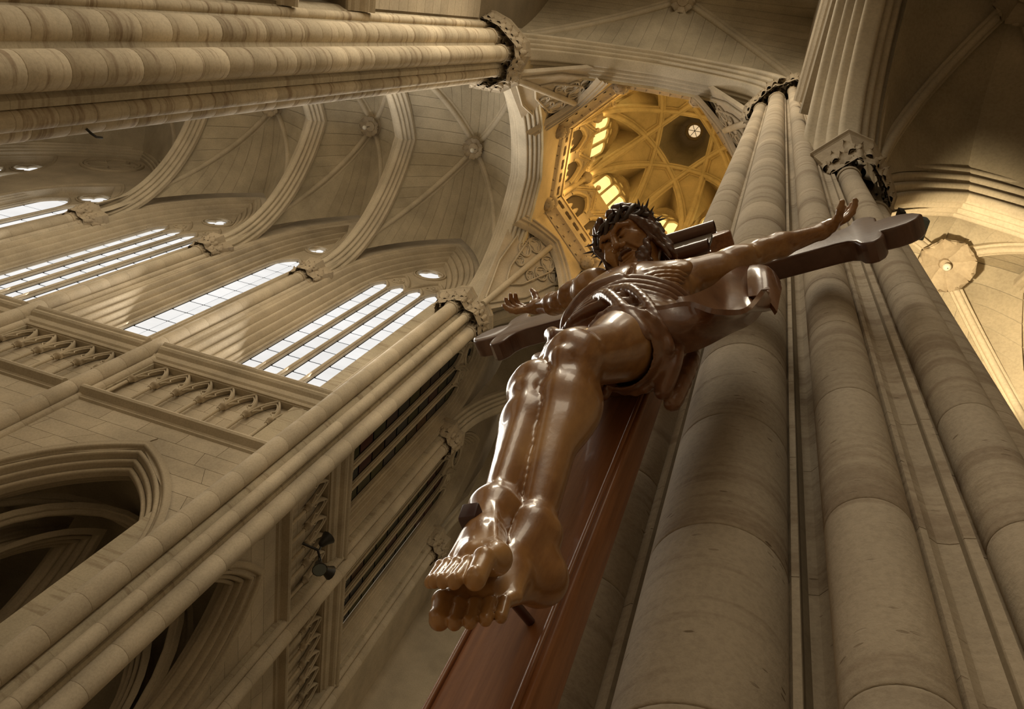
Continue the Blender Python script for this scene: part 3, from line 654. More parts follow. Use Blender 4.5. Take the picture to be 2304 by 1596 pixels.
# {8/3} star ribs
def zr(r): return 50.4+12.4*math.sqrt(max(0,1-(r/RV)**2))
def rib_pt(i,j,t):
    p=vert8(i)*(1-t)+vert8(j)*t; return np.array([p[0],p[1],zr(np.hypot(*(p-LC)))])
for i in range(8):
    P=[rib_pt(i,i+3,(1-math.cos(PI*k/32))/2) for k in range(33)]
    mb=MB(); curve_sweep(mb,P,[(LC[0]-p[0],LC[1]-p[1],30) if False else (p[0]-LC[0],p[1]-LC[1],max(.4,(p[2]-50)*.9)) for p in P],[(r*1.5-.30,t*1.55) for r,t in PROF_RIB]); build('star_rib',mb,M_gold,lant,smooth=45)
tn=.2929; A3=np.array([0,0,.22])
for k in range(8):
    ang=PI/4*k; dr=np.array([math.cos(ang),math.sin(ang)]); w=Wall(LC+RI*dr,(-dr[1],dr[0]),-dr)
    i0,i1=k-1,k      # vertices at a=-EH and a=+EH
    # webs: lunette halves between wall arch and ribs
    apex=np.array([*(LC+RI*dr),61.3])
    for s,(i,j) in((-1,(i0,i0+3)),(1,(i1,i1-3))):
        c=np.array([*vert8(i),50.4]); Wc=half_curve(c,apex,'point',13); Rb=[rib_pt(i,j,tn*q/12) for q in range(13)]
        mb=MB(); mb.grid([[Wc[q]+(Rb[q]-Wc[q])*u/4+np.array([0,0,.16]) for u in range(5)] for q in range(13)]); build('web',mb,M_gold,lant,smooth=60)
    # kite web between the two ribs leaving vertex k, and the triangle behind each face node
    iv=lambda m: np.array([*(LC+(vert8(m)-LC)/RV*2.152),zr(2.152)])
    A1=[rib_pt(k,k+3,tn*q/10) for q in range(11)]; A2=[rib_pt(k,k-3,tn*q/10) for q in range(11)]
    A1+=[A1[-1]+(iv(k)-A1[-1])*q/4 for q in range(1,5)]; A2+=[A2[-1]+(iv(k)-A2[-1])*q/4 for q in range(1,5)]
    G=[]
    for p1,p2 in zip(A1,A2):
        row=[]
        for u in range(7):
            p=p1[:2]+(p2[:2]-p1[:2])*u/6; row.append((p[0],p[1],zr(np.hypot(*(p-LC)))+.22))
        G.append(row)
    mb=MB(); mb.grid(G); build('web',mb,M_gold,lant,smooth=60)
    nd_=rib_pt(i0,i0+3,tn); e0,e1=iv(i0),iv(i1); mb=MB(); mb.add([nd_+A3,e0+A3,e1+A3],[(0,1,2)]); build('web',mb,M_gold,lant)
    # drum wall with window
    lights=[-.88,0,.88]; holes=[light_outline(c,.36,52.2,57.3 if c else 57.8,.7,4) for c in lights]+[[(c+.23*math.cos(t),z+.23*math.sin(t)) for t in np.linspace(0,2*PI,10,endpoint=False)] for c,z in((-.55,58.7),(.55,58.7),(0,59.4))]
    win_out=[(-1.38,52)]+[(a,57.2+z) for a,z in arch_pts(1.38,2.9,8)]+[(1.38,52)]
    outer=[(-EH-.05,42),(EH+.05,42),(EH+.05,62),(-EH-.05,62)]
    build('drum_wall',plate_holes(w,outer,[win_out],-.5,0),M_gold,lant,fixn=True)
    NWIN[0]+=1
    lab=['east','north-east','north','north-west','west','south-west','south','south-east'][k]
    wr=build('window_%d'%NWIN[0],plate_holes(w,win_out,holes,-.42,-.28),M_gold,None,fixn=True,kind='structure',label={4:'amber three-light lantern window over the gabled gallery, left of the star ribs',3:'large amber lantern window just above the figure’s crown of thorns',2:'amber lantern window beside the scroll on the cross'}.get(k,'amber lantern window on the %s side of the dome'%lab),category='window')
    for c in lights:
        for q in range(6):
            z=52.25+q*1.03; z2=min(z+1.03,58.7)
            mb=MB(); mb.prism([(c-.37,z+.04),(c+.37,z+.04),(c+.37,z2-.04),(c-.37,z2-.04)],w.fr,-.47,-.44); build('pane',mb,M_amber,wr)
    for c,z in((-.55,58.7),(.55,58.7),(0,59.4)):
        mb=MB(); mb.prism([(c-.21,z-.21),(c+.21,z-.21),(c+.21,z+.21),(c-.21,z+.21)],w.fr,-.47,-.44); build('pane',mb,M_amber,wr)
    mb=MB(); arch_sweep(mb,w.p(0,57.2,0),w.A,w.N,1.38,2.9,[(0,-.3),(.03,-.1),(.10,.02),(.16,.05),(.20,0),(.26,.04),(.30,-.02)],10,leg=5.4); build('jamb',mb,M_gold,wr,smooth=50)
    for c in(-.44,.44):
        mb=MB(); mb.tube([w.p(c,52,-.26),w.p(c,58.2,-.26)],.06,6); build('mullion',mb,M_gold,wr,smooth=60)
    # gallery: carved cornice, pierced balustrade, gabled arcade, corner colonnette
    mb=MB(); pr=[(-.1,41.0),(.05,41.02),(.10,41.25),(.28,41.75),(.40,41.9),(.42,42.1),(.30,42.2),(-.1,42.2)]
    mb.grid([[w.p(-EH-d*.41,z,d),w.p(EH+d*.41*0+0-d*.41+0,z,d)] if False else [w.p(-(EH-d*.414),z,d),w.p(EH-d*.414,z,d)] for d,z in pr]); build('cornice',mb,M_carve,lant,smooth=30)
    nl=13; rot=math.atan2(w.N[1],w.N[0])
    for q in range(nl):
        a=(-EH+.25)+(2*EH-.5)*q/(nl-1); p=w.p(a,41.15+.35*(q%2),.06); inst('leaf',LEAF,lant,TRS(p,rot+random.uniform(-.3,.3),(.75,.5,.75)))
    # corbel head at the angle
    v=vert8(k,RV-.32); mb=MB(); mb.lathe([(.02,0),(.20,.10),(.34,.35),(.38,.7),(.30,.95),(.40,1.05),(.42,1.25),(.2,1.3)],(v[0],v[1],40.7),10); cb=build('corbel',mb,M_carve,lant,smooth=40)
    for q in range(7): inst('leaf',LEAF,cb,TRS((v[0]+.2*math.cos(q*.9),v[1]+.2*math.sin(q*.9),40.85),q*.9,(.5,.4,.6)))
    e=EH-.45*.414
    hol=[]
    for q in range(5):
        a=-e+2*e*(q+.5)/5; hol.append([(a+x,43.0+z) for x,z in trefoil(.30,.16,.17,PI/4,20,4)])
    build('balustrade',plate_holes(w,[(-e,42.2),(e,42.2),(e,43.75),(-e,43.75)],hol,.22,.36),M_carve,lant,fixn=True)
    mb=MB(); mb.grid([[w.p(-e,z,d),w.p(e,z,d)] for d,z in((.14,43.7),(.44,43.72),(.46,43.85),(.40,43.95),(.14,43.97))]); build('rail',mb,M_gold,lant)
    # flat dark panel, its colour painting the shade of a recessed back; gabled arches stand on small piers
    for s in(-1,1):
        ga=s*e*.5; hw=e*.5
        out=[(ga-hw,44),(ga+hw,44),(ga+hw,47.6),(ga,51.3),(ga-hw,47.6)]
        op=[(ga-hw*.66,44.02)]+[(ga+a,46.3+z) for a,z in arch_pts(hw*.66,2.2,6)]+[(ga+hw*.66,44.02)]
        build('gabled_arch',plate_holes(w,out,[op,[(ga+x,49.3+z) for x,z in trefoil(.26,.14,.15,PI/2,18)]],.02,.20),M_carve,lant,fixn=True)
        mb=MB(); mb.tube([w.p(ga-hw,47.5,.2),w.p(ga,51.4,.2),w.p(ga+hw,47.5,.2)],.11,6); mb.tube([w.p(ga-hw*.82,47.6,.2),w.p(ga,50.6,.2),w.p(ga+hw*.82,47.6,.2)],.06,6)
        arch_sweep(mb,w.p(ga,46.3,.14),w.A,w.N,hw*.66,2.2,[(.16,0),(.14,.10),(.06,.12),(-.02,.08),(-.02,-.1)],8); build('gable_moulding',mb,M_gold,lant,smooth=50)
        mb=MB(); mb.prism([(ga-hw*.66,44),(ga+hw*.66,44),(ga+hw*.66,48.3),(ga-hw*.66,48.3)],w.fr,.002,.01); build('niche_shade_panel',mb,M_dark,lant)
        mb=MB()   # carved group standing in each niche
        for dx,h_,r_ in((-.22,1.5,.16),(.2,1.2,.15)): mb.lathe([(r_*1.2,0),(r_,.4),(r_*.8,.8*h_),(r_*.4,.86*h_),(r_*.55,.95*h_),(r_*.45,1.08*h_),(.01,1.15*h_)],w.p(ga+dx,44.1,.12),8)
        build('niche_carving',mb,M_carve,lant,smooth=60)
        for q in(.25,.5,.75):
            for d_ in(-1,1): p=w.p(ga+d_*hw*(1-q),47.6+3.7*q,.22); inst('crocket',LEAF,lant,TRS(p,rot,(.3,.3,.4)))
        mb=MB(); mb.tube([w.p(ga,51.2,.2),w.p(ga,51.9,.2)],[.09,.03],6); mb.lathe([(.02,0),(.16,.1),(.18,.2),(.04,.35)],w.p(ga,51.7,.2),8); build('finial',mb,M_carve,lant,smooth=50)
    v=vert8(k,RV-.30); mb=MB(); mb.tube([(v[0],v[1],44),(v[0],v[1],44.3),(v[0],v[1],44.31),(v[0],v[1],49.6)],[.22,.22,.15,.15],10); cn=build('angle_colonnette',mb,M_gold,lant,smooth=60)
    mb=MB(); mb.lathe([(.15,0),(.2,.03),(.17,.1),(.2,.5),(.36,.8),(.40,.95),(.2,1.0)],(v[0],v[1],49.6),10); build('colonnette_capital',mb,M_carve,cn,smooth=40)
# dark cone and oculus above the star
mb=MB(); mb.lathe([(2.45,61.9),(2.0,63.2),(1.3,66.3),(.75,69.0),(.62,69.2),(.62,69.5)],(LC[0],LC[1],0),8,PI/8,PI/8+2*PI); build('cupola',mb,M_web,lant)
mb=MB(); mb.lathe([(.5,69.0),(.7,69.02),(.72,69.25),(.5,69.28),(.5,69.0)],(LC[0],LC[1],0),24); ocu=build('oculus_ring',mb,M_gold,lant,smooth=50)
mb=MB(); mb.lathe([(.01,69.4),(.6,69.4)],(LC[0],LC[1],0),20); build('oculus_glass',mb,glass_lit('oculus_glow',(1,.7,.38),.8),ocu)
mb=MB(); 
for t in(0,PI/3,2*PI/3): mb.tube([(LC[0]+.6*math.cos(t),LC[1]+.6*math.sin(t),69.33),(LC[0]-.6*math.cos(t),LC[1]-.6*math.sin(t),69.33)],.025,5)
build('oculus_bars',mb,M_iron,ocu)
for k in range(8):
    v=vert8(k,RV-.95); gold_light('lantern_lamp',(v[0],v[1],52.0),26)
for k in(0,2,4,6):
    a=PI/4*k; gold_light('gallery_lamp',(LC[0]+3.7*math.cos(a),LC[1]+3.7*math.sin(a),44.4),230)
# ---- diagonal squinch walls with blind tracery
class Tilt(Wall):
    def __init__(s,top,A,bot): 
        s.o=np.array(bot,float); s.A=np.array([*A,0.]); v=np.array(top,float)-s.o; s.L=np.linalg.norm(v); s.Z=v/s.L; s.N=np.cross(s.A,s.Z)
def squinch(k,label,corner):
    ang=PI/4*k; dr=np.array([math.cos(ang),math.sin(ang)]); w=Wall(LC+RI*dr,(-dr[1],dr[0]),-dr)
    root=empty('squinch_wall',w.p(0,33),kind='structure',label=label,category='wall')
    hs,zs,ri=3.3,34.4,6.0; cc=(ri*ri-hs*hs)/(2*hs)
    zz=lambda a,r=0: zs+math.sqrt(max(0,(cc+hs+r)**2-(abs(a)+cc)**2))
    aa=np.linspace(-EH-.02,EH+.02,17)
    up=[(a,zz(a)) for a in aa]; out=[(aa[0],41.05)]+up+[(aa[-1],41.05)]
    mb=MB(); mb.prism(out,w.fr,-.3,0); build('squinch_face',mb,M_gold,root,fixn=True)
    mb=MB(); rows=[]
    for r,d in [(.02,.02),(-.05,.10),(-.12,.08),(-.14,.0),(-.22,-.02),(-.30,.03),(-.38,0),(-.40,-.10),(-.5,-.14),(-.58,-.10),(-.66,-.16),(-.72,-.32)]: rows.append([w.p(a,zz(a,r),d) for a in aa])
    mb.grid(rows); build('squinch_arch',mb,M_trim,root,smooth=40)
    # tilted panel running back to the corner above the pier
    t=Tilt(w.p(0,zz(0,-.72),-.30),w.A[:2],(*corner,33.0))
    if t.N@w.N<0: t.N=-t.N
    Lt=t.L
    mb=MB(); pts=[(a,Lt+zz(a,-.6)-zz(0,-.72)+.1) for a in aa]; mb.prism(pts[::-1]+[(-.25,-.3),(.25,-.3)],t.fr,-.16,-.0); build('panel_back',mb,M_wall,root,fixn=True)
    mb=MB(); mb.tube([t.p(0,-.2,.06),t.p(0,Lt-.02,.06)],.15,8); build('centre_mullion',mb,M_trim,root,smooth=60)
    for s in(-1,1):
        for (a,z,r) in((.55,Lt-1.0,.40),(1.25,Lt-1.15,.36),(.72,Lt-1.95,.36),(.45,Lt-2.8,.26)):
            mb=MB(); mb.tube([t.p(s*a+r*math.cos(q),z+r*1.25*math.sin(q),.04) for q in np.linspace(0,2*PI,19)],.05,6,False); build('tracery_ring',mb,M_trim,root,smooth=60)
            P=trefoil(r*.85,r*.45,r*.42,PI/2,18); mb=MB(); mb.tube([t.p(s*a+x,z+y*1.2,.02) for x,y in P+[P[0]]],.04,5,False); build('tracery_foil',mb,M_trim,root,smooth=60)
        mb=MB(); mb.tube([t.p(s*x,z,.05) for x,z in((.12,.2),(.5,1.2),(1.05,2.6),(1.5,Lt-1.7),(1.85,Lt-.9))],.06,6); mb.tube([t.p(s*x,z,.05) for x,z in((.12,2.2),(.5,3.0),(.98,Lt-1.2),(.9,Lt-.6),(.5,Lt-.35),(.15,Lt-.2))],.055,6); build('tracery_arch',mb,M_trim,root,smooth=60)
squinch(3,'squinch wall with blind tracery between transept arch and chancel arch',(-9.75,12.35))
squinch(5,'squinch wall with blind tracery above the veined pier, behind its capital',(-9.7,2.75))
squinch(7,'squinch wall with blind tracery beside the near pier capital',(-.4,2.75))
squinch(1,'squinch wall hidden behind the near pier',(-.4,12.4))
# ================================================================ right-hand aisle
def arch_named(name,label,o,A,B,hs,rise,prof,m=M_rib,leg=.3,n=16): return cross_arch(name,label,o,A,B,hs,rise,prof,m,n,leg)
ZL=13.0
PROF_ARC=roll_prof([(0,.16),(.14,.30),(.30,.44),(.46,.58)],.07)
arch_named('arcade_arch','pale moulded arcade arch rising from the near pier to upper edge',(1.25,-1.45,ZL),(0,1,0),(1,0,0),2.75,4.1,PROF_ARC)
wR=Wall((.95,0),(0,1),(-1,0)); wall_r=empty('wall_right',(.78,-5,0),kind='structure',label='nave wall above the arcade arch, seen edge-on at the top',category='wall')
mb=MB(); wall_plate(wR,mb,-12,1.35,6,44,(-1.45,3.2,ZL,4.6),-.75,0,12); build('wall_backing',mb,M_wall,wall_r)
string_course(wR,wall_r,-12,1.2,SC1); string_course(wR,wall_r,-12,1.2,SC2)
arch_named('aisle_arch','moulded aisle arch lit from below beside the crucifix arm',(3.6,1.95,ZL),(1,0,0),(0,1,0),1.75,3.7,roll_prof([(0,.10),(.12,.22),(.26,.34),(.40,.44)],.06))
arch_named('aisle_arch','pointed arch at the right edge inside the lit aisle vault',(5.35,3.5,ZL),(0,1,0),(1,0,0),1.6,4.2,roll_prof([(0,.10),(.12,.2),(.24,.3)],.05))
vault('vault','warmly lit small aisle vault with boss and hanging bulb at the right edge',1.9,5.2,2.2,5.0,ZL+.2,17.4,(16.6,17.2,16.8,16.8),N=9,bs=(3.75,3.22),bossr=.2,rib_scale=.62)
vault('vault','dark aisle vault in the upper corner right of the near pier',1.75,5.4,-4.2,1.6,ZL+.2,18.0,(16.8,16.8,16.8,16.8),N=9,courses=False,bossr=.3,rib_scale=.7)
mb=MB(); mb.box(5.6,5.9,-12,12,0,20); mb.box(2.0,5.9,5.2,5.5,0,20); mb.box(1.5,5.9,-12,8,19.2,19.5); mb.box(1.9,5.9,-4.6,-4.3,0,20); mb.box(1.9,5.6,1.8,2.05,17.2,20); build('wall_aisle',mb,M_wall,None,kind='structure')  # includes an unseen cross wall added to keep light out of the near aisle
# floor
mb=MB(); mb.box(-47,8,-30,31,-.2,0); build('floor',mb,stone('floor_stone',(.42,.34,.24),rnd=0),None,kind='structure')
# floodlight on the pier cap that lights the small aisle vault
def spot(name,loc,target,power,col,ang,size=.08,blend=.6):
    l=bpy.data.lights.new(name,'SPOT'); l.energy=power; l.color=col; l.spot_size=math.radians(ang); l.spot_blend=blend; l.shadow_soft_size=size
    o=bpy.data.objects.new(name,l); COL.objects.link(o); o.location=loc; o.rotation_euler=(Vector(target)-Vector(loc)).to_track_quat('-Z','Y').to_euler(); return o
spot('aisle_floodlight',(2.45,2.75,12.6),(3.95,4.3,17),1500,(1,.80,.5),78)
# ================================================================ crucifix
# local axes: u along the beam, z up, w out of the front face towards the viewer
KO=np.array([-.309,1.537]); KU=np.array([.868,-.497]); KN=np.array([-.497,-.868])
KU/=np.linalg.norm(KU); KN=np.array([KU[1],-KU[0]])
def K(u,w,z): q=KO+KU*u+KN*w; return np.array([q[0],q[1],z])
KF=(np.array([*KO,0.]),np.array([*KU,0.]),np.array([0,0,1.]),np.array([*KN,0.]))
def wood(name,dk,lt,rough=.3,coat=.5,grain=(2,2,.35),sc=6,patch=None,bump=.08):
    m,nt,b=mat(name)
    G=mapping(nt,grain); n1=noise(nt,G,sc*3,6,.65)
    col=ramp(nt,n1,[(.3,dk),(.68,lt)])
    P=mapping(nt,(1,1,1)); 
    if patch: col=mix(nt,col,patch,ramp(nt,noise(nt,P,2.4,5,.6),[(.48,(0,0,0)),(.66,(.75,.75,.75))]))
    nt.links.new(col,b.inputs['Base Color']); b.inputs['Roughness'].default_value=rough
    b.inputs['Coat Weight'].default_value=coat; b.inputs['Coat Roughness'].default_value=.10
    bp=nd(nt,'ShaderNodeBump'); bp.inputs['Strength'].default_value=bump; bp.inputs['Distance'].default_value=.01
    nt.links.new(noise(nt,P,34,5,.6),bp.inputs['Height']); nt.links.new(bp.outputs[0],b.inputs['Normal'])
    return m
M_cross=wood('cross_wood',(.19,.068,.021),(.36,.145,.050),.42,.25,(6,6,.35),2)
M_beam=wood('beam_wood',(.08,.034,.020),(.16,.080,.050),.38,.3,(.5,.5,6),3)
M_fig=wood('varnished_wood',(.21,.088,.025),(.35,.165,.050),.33,.5,(3,3,.8),3,patch=(.50,.28,.105))
M_cloth=wood('cloth_wood',(.12,.046,.020),(.20,.085,.040),.30,.55,(3,3,1.2),3,patch=(.26,.13,.065))
M_hair=wood('dark_hair_wood',(.06,.022,.009),(.13,.050,.020),.30,.5,(6,6,2),4)
M_thorn=plain('thorn_wood',(.04,.020,.011),.45,coat=.3)
M_nail=plain('nail_wood',(.045,.010,.007),.4,coat=.2)
M_scroll=plain('scroll_board',(.30,.26,.22),.28,coat=.5)
M_letter=plain('lettering_paint',(.10,.018,.010),.5)
def bevelled(name,mb,m,parent,off,seg=3,smooth=40,sel=None):
    o=build(name,mb,m,parent); me=o.data; b=bmesh.new(); b.from_mesh(me); bmesh.ops.recalc_face_normals(b,faces=b.faces)
    es=[e for e in b.edges if len(e.link_faces)==2 and e.calc_face_angle(0)>.9 and (sel is None or sel(e))]
    bmesh.ops.bevel(b,geom=es,offset=off,segments=seg,affect='EDGES',profile=.5); b.to_mesh(me); b.free()
    me.shade_smooth(); me.set_sharp_from_angle(angle=math.radians(smooth)); return o
cross=empty('crucifix',(*KO,1.0),label='tall reddish-brown wooden cross with three-lobed arm ends mounted on the near pier',category='cross')
END=[(1.02,.165),(1.09,.18),(1.13,.225),(1.145,.30),(1.18,.345),(1.225,.345),(1.265,.30),(1.285,.235),(1.28,.14),(1.35,.155),(1.42,.135),(1.48,.085),(1.515,.0)]
E2=END+[(a,-b) for a,b in END[-2::-1]]
ZB=6.67
perp=lambda e: abs((e.verts[0].co-e.verts[1].co).normalized().dot(Vector((*KN,0))))<.5
poly=[(.12,.165)]+E2+[(.12,-.165)]
mb=MB(); mb.prism([(a,ZB+b) for a,b in E2]+[(-a,ZB+b) for a,b in E2[::-1]],KF,-.13,0); bevelled('beam',mb,M_beam,cross,.016,3,sel=perp)
mb=MB(); mb.prism([(-.148,1.0),(.152,1.0)]+[(b*.92+.002,ZB+a) for a,b in E2][0:len(E2)],KF,-.128,.004); bevelled('post',mb,M_cross,cross,.016,3,sel=perp)
for s in(-1,1):
    mb=MB(); mb.tube([K(s*.125+.002,.008,1.05),K(s*.125+.002,.008,6.45)],.010,6); build('edge_bead',mb,M_cross,cross,smooth=60)
for u,z in((0,1.6),(0,7.6)):
    mb=MB(); mb.tube([K(u,-.10,z),K(u,-.42,z)],.035,8); build('bracket',mb,M_iron,cross)
# scroll with lettering
mb=MB(); rows=[]
for z,w in((7.20,.02),(7.24,.05),(7.40,.035),(7.60,.035),(7.72,.05)): rows.append([K(-.20,w,z),K(.20,w,z)])
rows+= [[K(a,w-.025,z) for a in(-.20,.20)] for z,w in((7.72,.05),(7.60,.035),(7.40,.035),(7.24,.05),(7.20,.02))]
mb.grid(rows+[rows[0]]); sc_=build('scroll',mb,M_scroll,cross,fixn=True,label='pale scroll board above the head, lettered INRI')
for z,w,t in((7.77,.085,.055),(7.18,.075,.05)):
    mb=MB(); P=[]
    for a in np.linspace(-.5,2*PI*1.25,22): P.append((w+t*math.cos(a+PI)*(1-a*.03),z+t*math.sin(a+PI)*(1-a*.03)))
    mb.grid([[K(u,pw,pz) for u in(-.22,.0,.23)] for pw,pz in P]); mb.grid([[K(u,pw*1.0+(w-pw)*.16,pz+(z-pz)*.16) for u in(-.22,.0,.23)] for pw,pz in P],flip=True)
    build('scroll_roll',mb,M_beam,sc_,smooth=60)
fc=bpy.data.curves.new('inri','FONT'); fc.body='INRI'; fc.size=.27; fc.align_x='CENTER'; fc.align_y='CENTER'; fc.extrude=.006
to=bpy.data.objects.new('tmp',fc); COL.objects.link(to); bpy.context.view_layer.update()
tm=bpy.data.meshes.new_from_object(to.evaluated_get(bpy.context.evaluated_depsgraph_get())); bpy.data.objects.remove(to)
mb=MB(); mb.add([K(v.co.x*.78,.045+v.co.z,7.45+v.co.y*1.15) for v in tm.vertices],[tuple(p.vertices) for p in tm.polygons]); build('lettering',mb,M_letter,sc_,label='dark red letters INRI')
# ================================================================ carved figure: signed distance field meshed as one surface
class SDF:
    def __init__(s,lo,hi,h):
        s.lo=np.array(lo,np.float32);s.h=h;s.n=np.ceil((np.array(hi)-np.array(lo))/h).astype(int)+1; s.f=np.full(s.n,.3,np.float32)
    def sub(s,c0,c1):
        a=np.maximum(np.floor((c0-s.lo)/s.h).astype(int),0);b=np.minimum(np.ceil((c1-s.lo)/s.h).astype(int)+1,s.n)
        if np.any(b<=a): return None
        ax=[(s.lo[i]+s.h*np.arange(a[i],b[i],dtype=np.float32)) for i in range(3)]
        return tuple(slice(a[i],b[i]) for i in range(3)),np.meshgrid(*ax,indexing='ij')
    def comb(s,sl,d,k,op):
        f=s.f[sl]
        if op=='add':
            if k<=0: s.f[sl]=np.minimum(f,d); return
            h=np.clip(.5+.5*(d-f)/k,0,1); s.f[sl]=d*(1-h)+f*h-k*h*(1-h)
        else:
            d=-d
            if k<=0: s.f[sl]=np.maximum(f,d); return
            h=np.clip(.5-.5*(d-f)/k,0,1); s.f[sl]=d*(1-h)+f*h+k*h*(1-h)
    def cap(s,a,b,ra,rb=None,k=.03,op='add',flat=None):
        # tapered capsule; flat=(axis vector, scale) squashes it along an axis
        rb=ra if rb is None else rb; a=np.array(a,np.float32);b=np.array(b,np.float32); m=max(ra,rb)*(1.6 if flat else 1)+k+.03
        q=s.sub(np.minimum(a,b)-m,np.maximum(a,b)+m)
        if q is None: return
        sl,(X,Y,Z)=q; ab=b-a; L=float(ab@ab)+1e-9
        px,py,pz=X-a[0],Y-a[1],Z-a[2]; t=np.clip((px*ab[0]+py*ab[1]+pz*ab[2])/L,0,1)
        dx,dy,dz=px-t*ab[0],py-t*ab[1],pz-t*ab[2]
        if flat:
            e=np.array(flat[0],np.float32);e/=np.linalg.norm(e); c=(dx*e[0]+dy*e[1]+dz*e[2])*(1/flat[1]-1); dx=dx+c*e[0];dy=dy+c*e[1];dz=dz+c*e[2]
        d=np.sqrt(dx*dx+dy*dy+dz*dz)-(ra+t*(rb-ra))
        if flat and flat[1]<1: d=d*min(1,flat[1]*1.3)
        s.comb(sl,d,k,op)
    def ell(s,c,r,R=None,k=.03,op='add'):
        c=np.array(c,np.float32); r=np.array(r,np.float32); m=float(r.max())+k+.03
        q=s.sub(c-m,c+m)
        if q is None: return
        sl,(X,Y,Z)=q; P=np.stack([X-c[0],Y-c[1],Z-c[2]],-1)
        if R is not None: P=P@np.array(R,np.float32).T
        k0=np.sqrt(((P/r)**2).sum(-1)); k1=np.sqrt(((P/(r*r))**2).sum(-1))+1e-6
        s.comb(sl,k0*(k0-1)/k1,k,op)
    def chain(s,pts,rad,k=.02,**kw):
        for i in range(len(pts)-1): s.cap(pts[i],pts[i+1],rad[i],rad[i+1],k,**kw)
    def mesh(s):
        f=s.f; S=f<0; n=s.n
        cs=np.zeros(n-1,np.int8); C=[(i,j,k) for i in(0,1) for j in(0,1) for k in(0,1)]
        for i,j,k in C: cs+=S[i:n[0]-1+i,j:n[1]-1+j,k:n[2]-1+k]
        act=(cs>0)&(cs<8); I,J,L=np.nonzero(act); idx=np.full(n-1,-1,np.int32); idx[I,J,L]=np.arange(len(I))
        acc=np.zeros((len(I),3));cnt=np.zeros(len(I))
        for a in C:
            for ax in range(3):
                if a[ax]: continue
                b=list(a);b[ax]=1
                fa=f[I+a[0],J+a[1],L+a[2]];fb=f[I+b[0],J+b[1],L+b[2]]; m=(fa<0)!=(fb<0); t=np.where(m,fa/(fa-fb+1e-12),0)
                for d in range(3): acc[:,d]+=np.where(m,a[d]+(t if d==ax else 0),0)
                cnt+=m
        V=(np.stack([I,J,L],1)+acc/cnt[:,None])*s.h+s.lo; F=[]
        for ax in range(3):
            o=[(1,2),(2,0),(0,1)][ax]
            A=[slice(None)]*3;B=[slice(None)]*3;A[ax]=slice(0,-1);B[ax]=slice(1,None)
            ch=S[tuple(A)]!=S[tuple(B)]; P=np.stack(np.nonzero(ch),1)
            P=P[(P[:,o[0]]>0)&(P[:,o[1]]>0)&(P[:,o[0]]<n[o[0]]-1)&(P[:,o[1]]<n[o[1]]-1)]
            e0=np.zeros(3,int);e0[o[0]]=1;e1=np.zeros(3,int);e1[o[1]]=1
            q=[P-e0-e1,P-e1,P,P-e0]; Q=np.stack([idx[x[:,0],x[:,1],x[:,2]] for x in q],1)
            inside=S[P[:,0],P[:,1],P[:,2]]; Q[~inside]=Q[~inside][:,::-1]; F.append(Q)
        return V,np.concatenate(F)
class Rec:
    def __init__(s): s.g={}; s.cur='body'
    def __getattr__(s,k):
        def f(*a,**kw): s.g.setdefault(s.cur,[]).append((k,a,kw))
        return f
    def grid(s,lo,hi,h):
        out=None
        for g,calls in s.g.items():
            q=SDF(lo,hi,h)
            for k,a,kw in calls: getattr(q,k)(*a,**kw)
            if out is None: out=q
            else: out.f=np.minimum(out.f,q.f)
        return out
def fine_merge(rec,lo,hi,h,boxes):
    # coarse mesh outside the fine boxes, fine mesh inside them
    V,F=rec.grid(lo,hi,h).mesh(); c=V[F].mean(1); keep=np.ones(len(F),bool)
    for bl,bh,_ in boxes: keep&=~np.all((c>np.array(bl)+.012)&(c<np.array(bh)-.012),1)
    VV=[V];FF=[F[keep]]; n=len(V)
    for bl,bh,hh in boxes:
        v,f=rec.grid(np.array(bl)-.03,np.array(bh)+.03,hh).mesh(); c=v[f].mean(1); k=np.all((c>np.array(bl))&(c<np.array(bh)),1); VV.append(v);FF.append(f[k]+n); n+=len(v)
    V=np.concatenate(VV);F=np.concatenate(FF); u,inv=np.unique(F,return_inverse=True); return V[u],inv.reshape(F.shape)
def sdf_obj(name,sd,m,parent,**pr):
    V,F=sd if isinstance(sd,tuple) else sd.mesh(); W_=np.stack([KO[0]+KU[0]*V[:,0]+KN[0]*V[:,1],KO[1]+KU[1]*V[:,0]+KN[1]*V[:,1],V[:,2]],1)
    lo=W_.min(0); loc=(float(W_[:,0].mean()),float(W_[:,1].mean()),float(lo[2])); W_=W_-np.array(loc)
    me=bpy.data.meshes.new(name); me.vertices.add(len(W_)); me.vertices.foreach_set('co',W_.astype(np.float32).ravel())
    me.loops.add(F.size); me.loops.foreach_set('vertex_index',F[:,::-1].astype(np.int32).ravel())
    me.polygons.add(len(F)); me.polygons.foreach_set('loop_start',(np.arange(len(F))*4).astype(np.int32)); me.update(calc_edges=True); me.validate(); me.shade_smooth()
    return place(name,me,m,parent,loc,pr)
A_=lambda *p: np.array(p,float)
# head frame (r: towards the figure's left, h: crown, f: face)
hr=A_(.92,.39,0);hr/=np.linalg.norm(hr); hh_=A_(-.35,.80,.48);hh_-=hr*(hh_@hr);hh_/=np.linalg.norm(hh_); hf=-np.cross(hr,hh_)
if hf[2]>0: hf=-hf
HC=A_(-.042,.418,6.10)
HSC=1.08
def HD(a,b,c): return HC+(hr*a+hh_*b+hf*c)*HSC
HR=np.stack([hr,hh_,hf],0)
B=Rec()
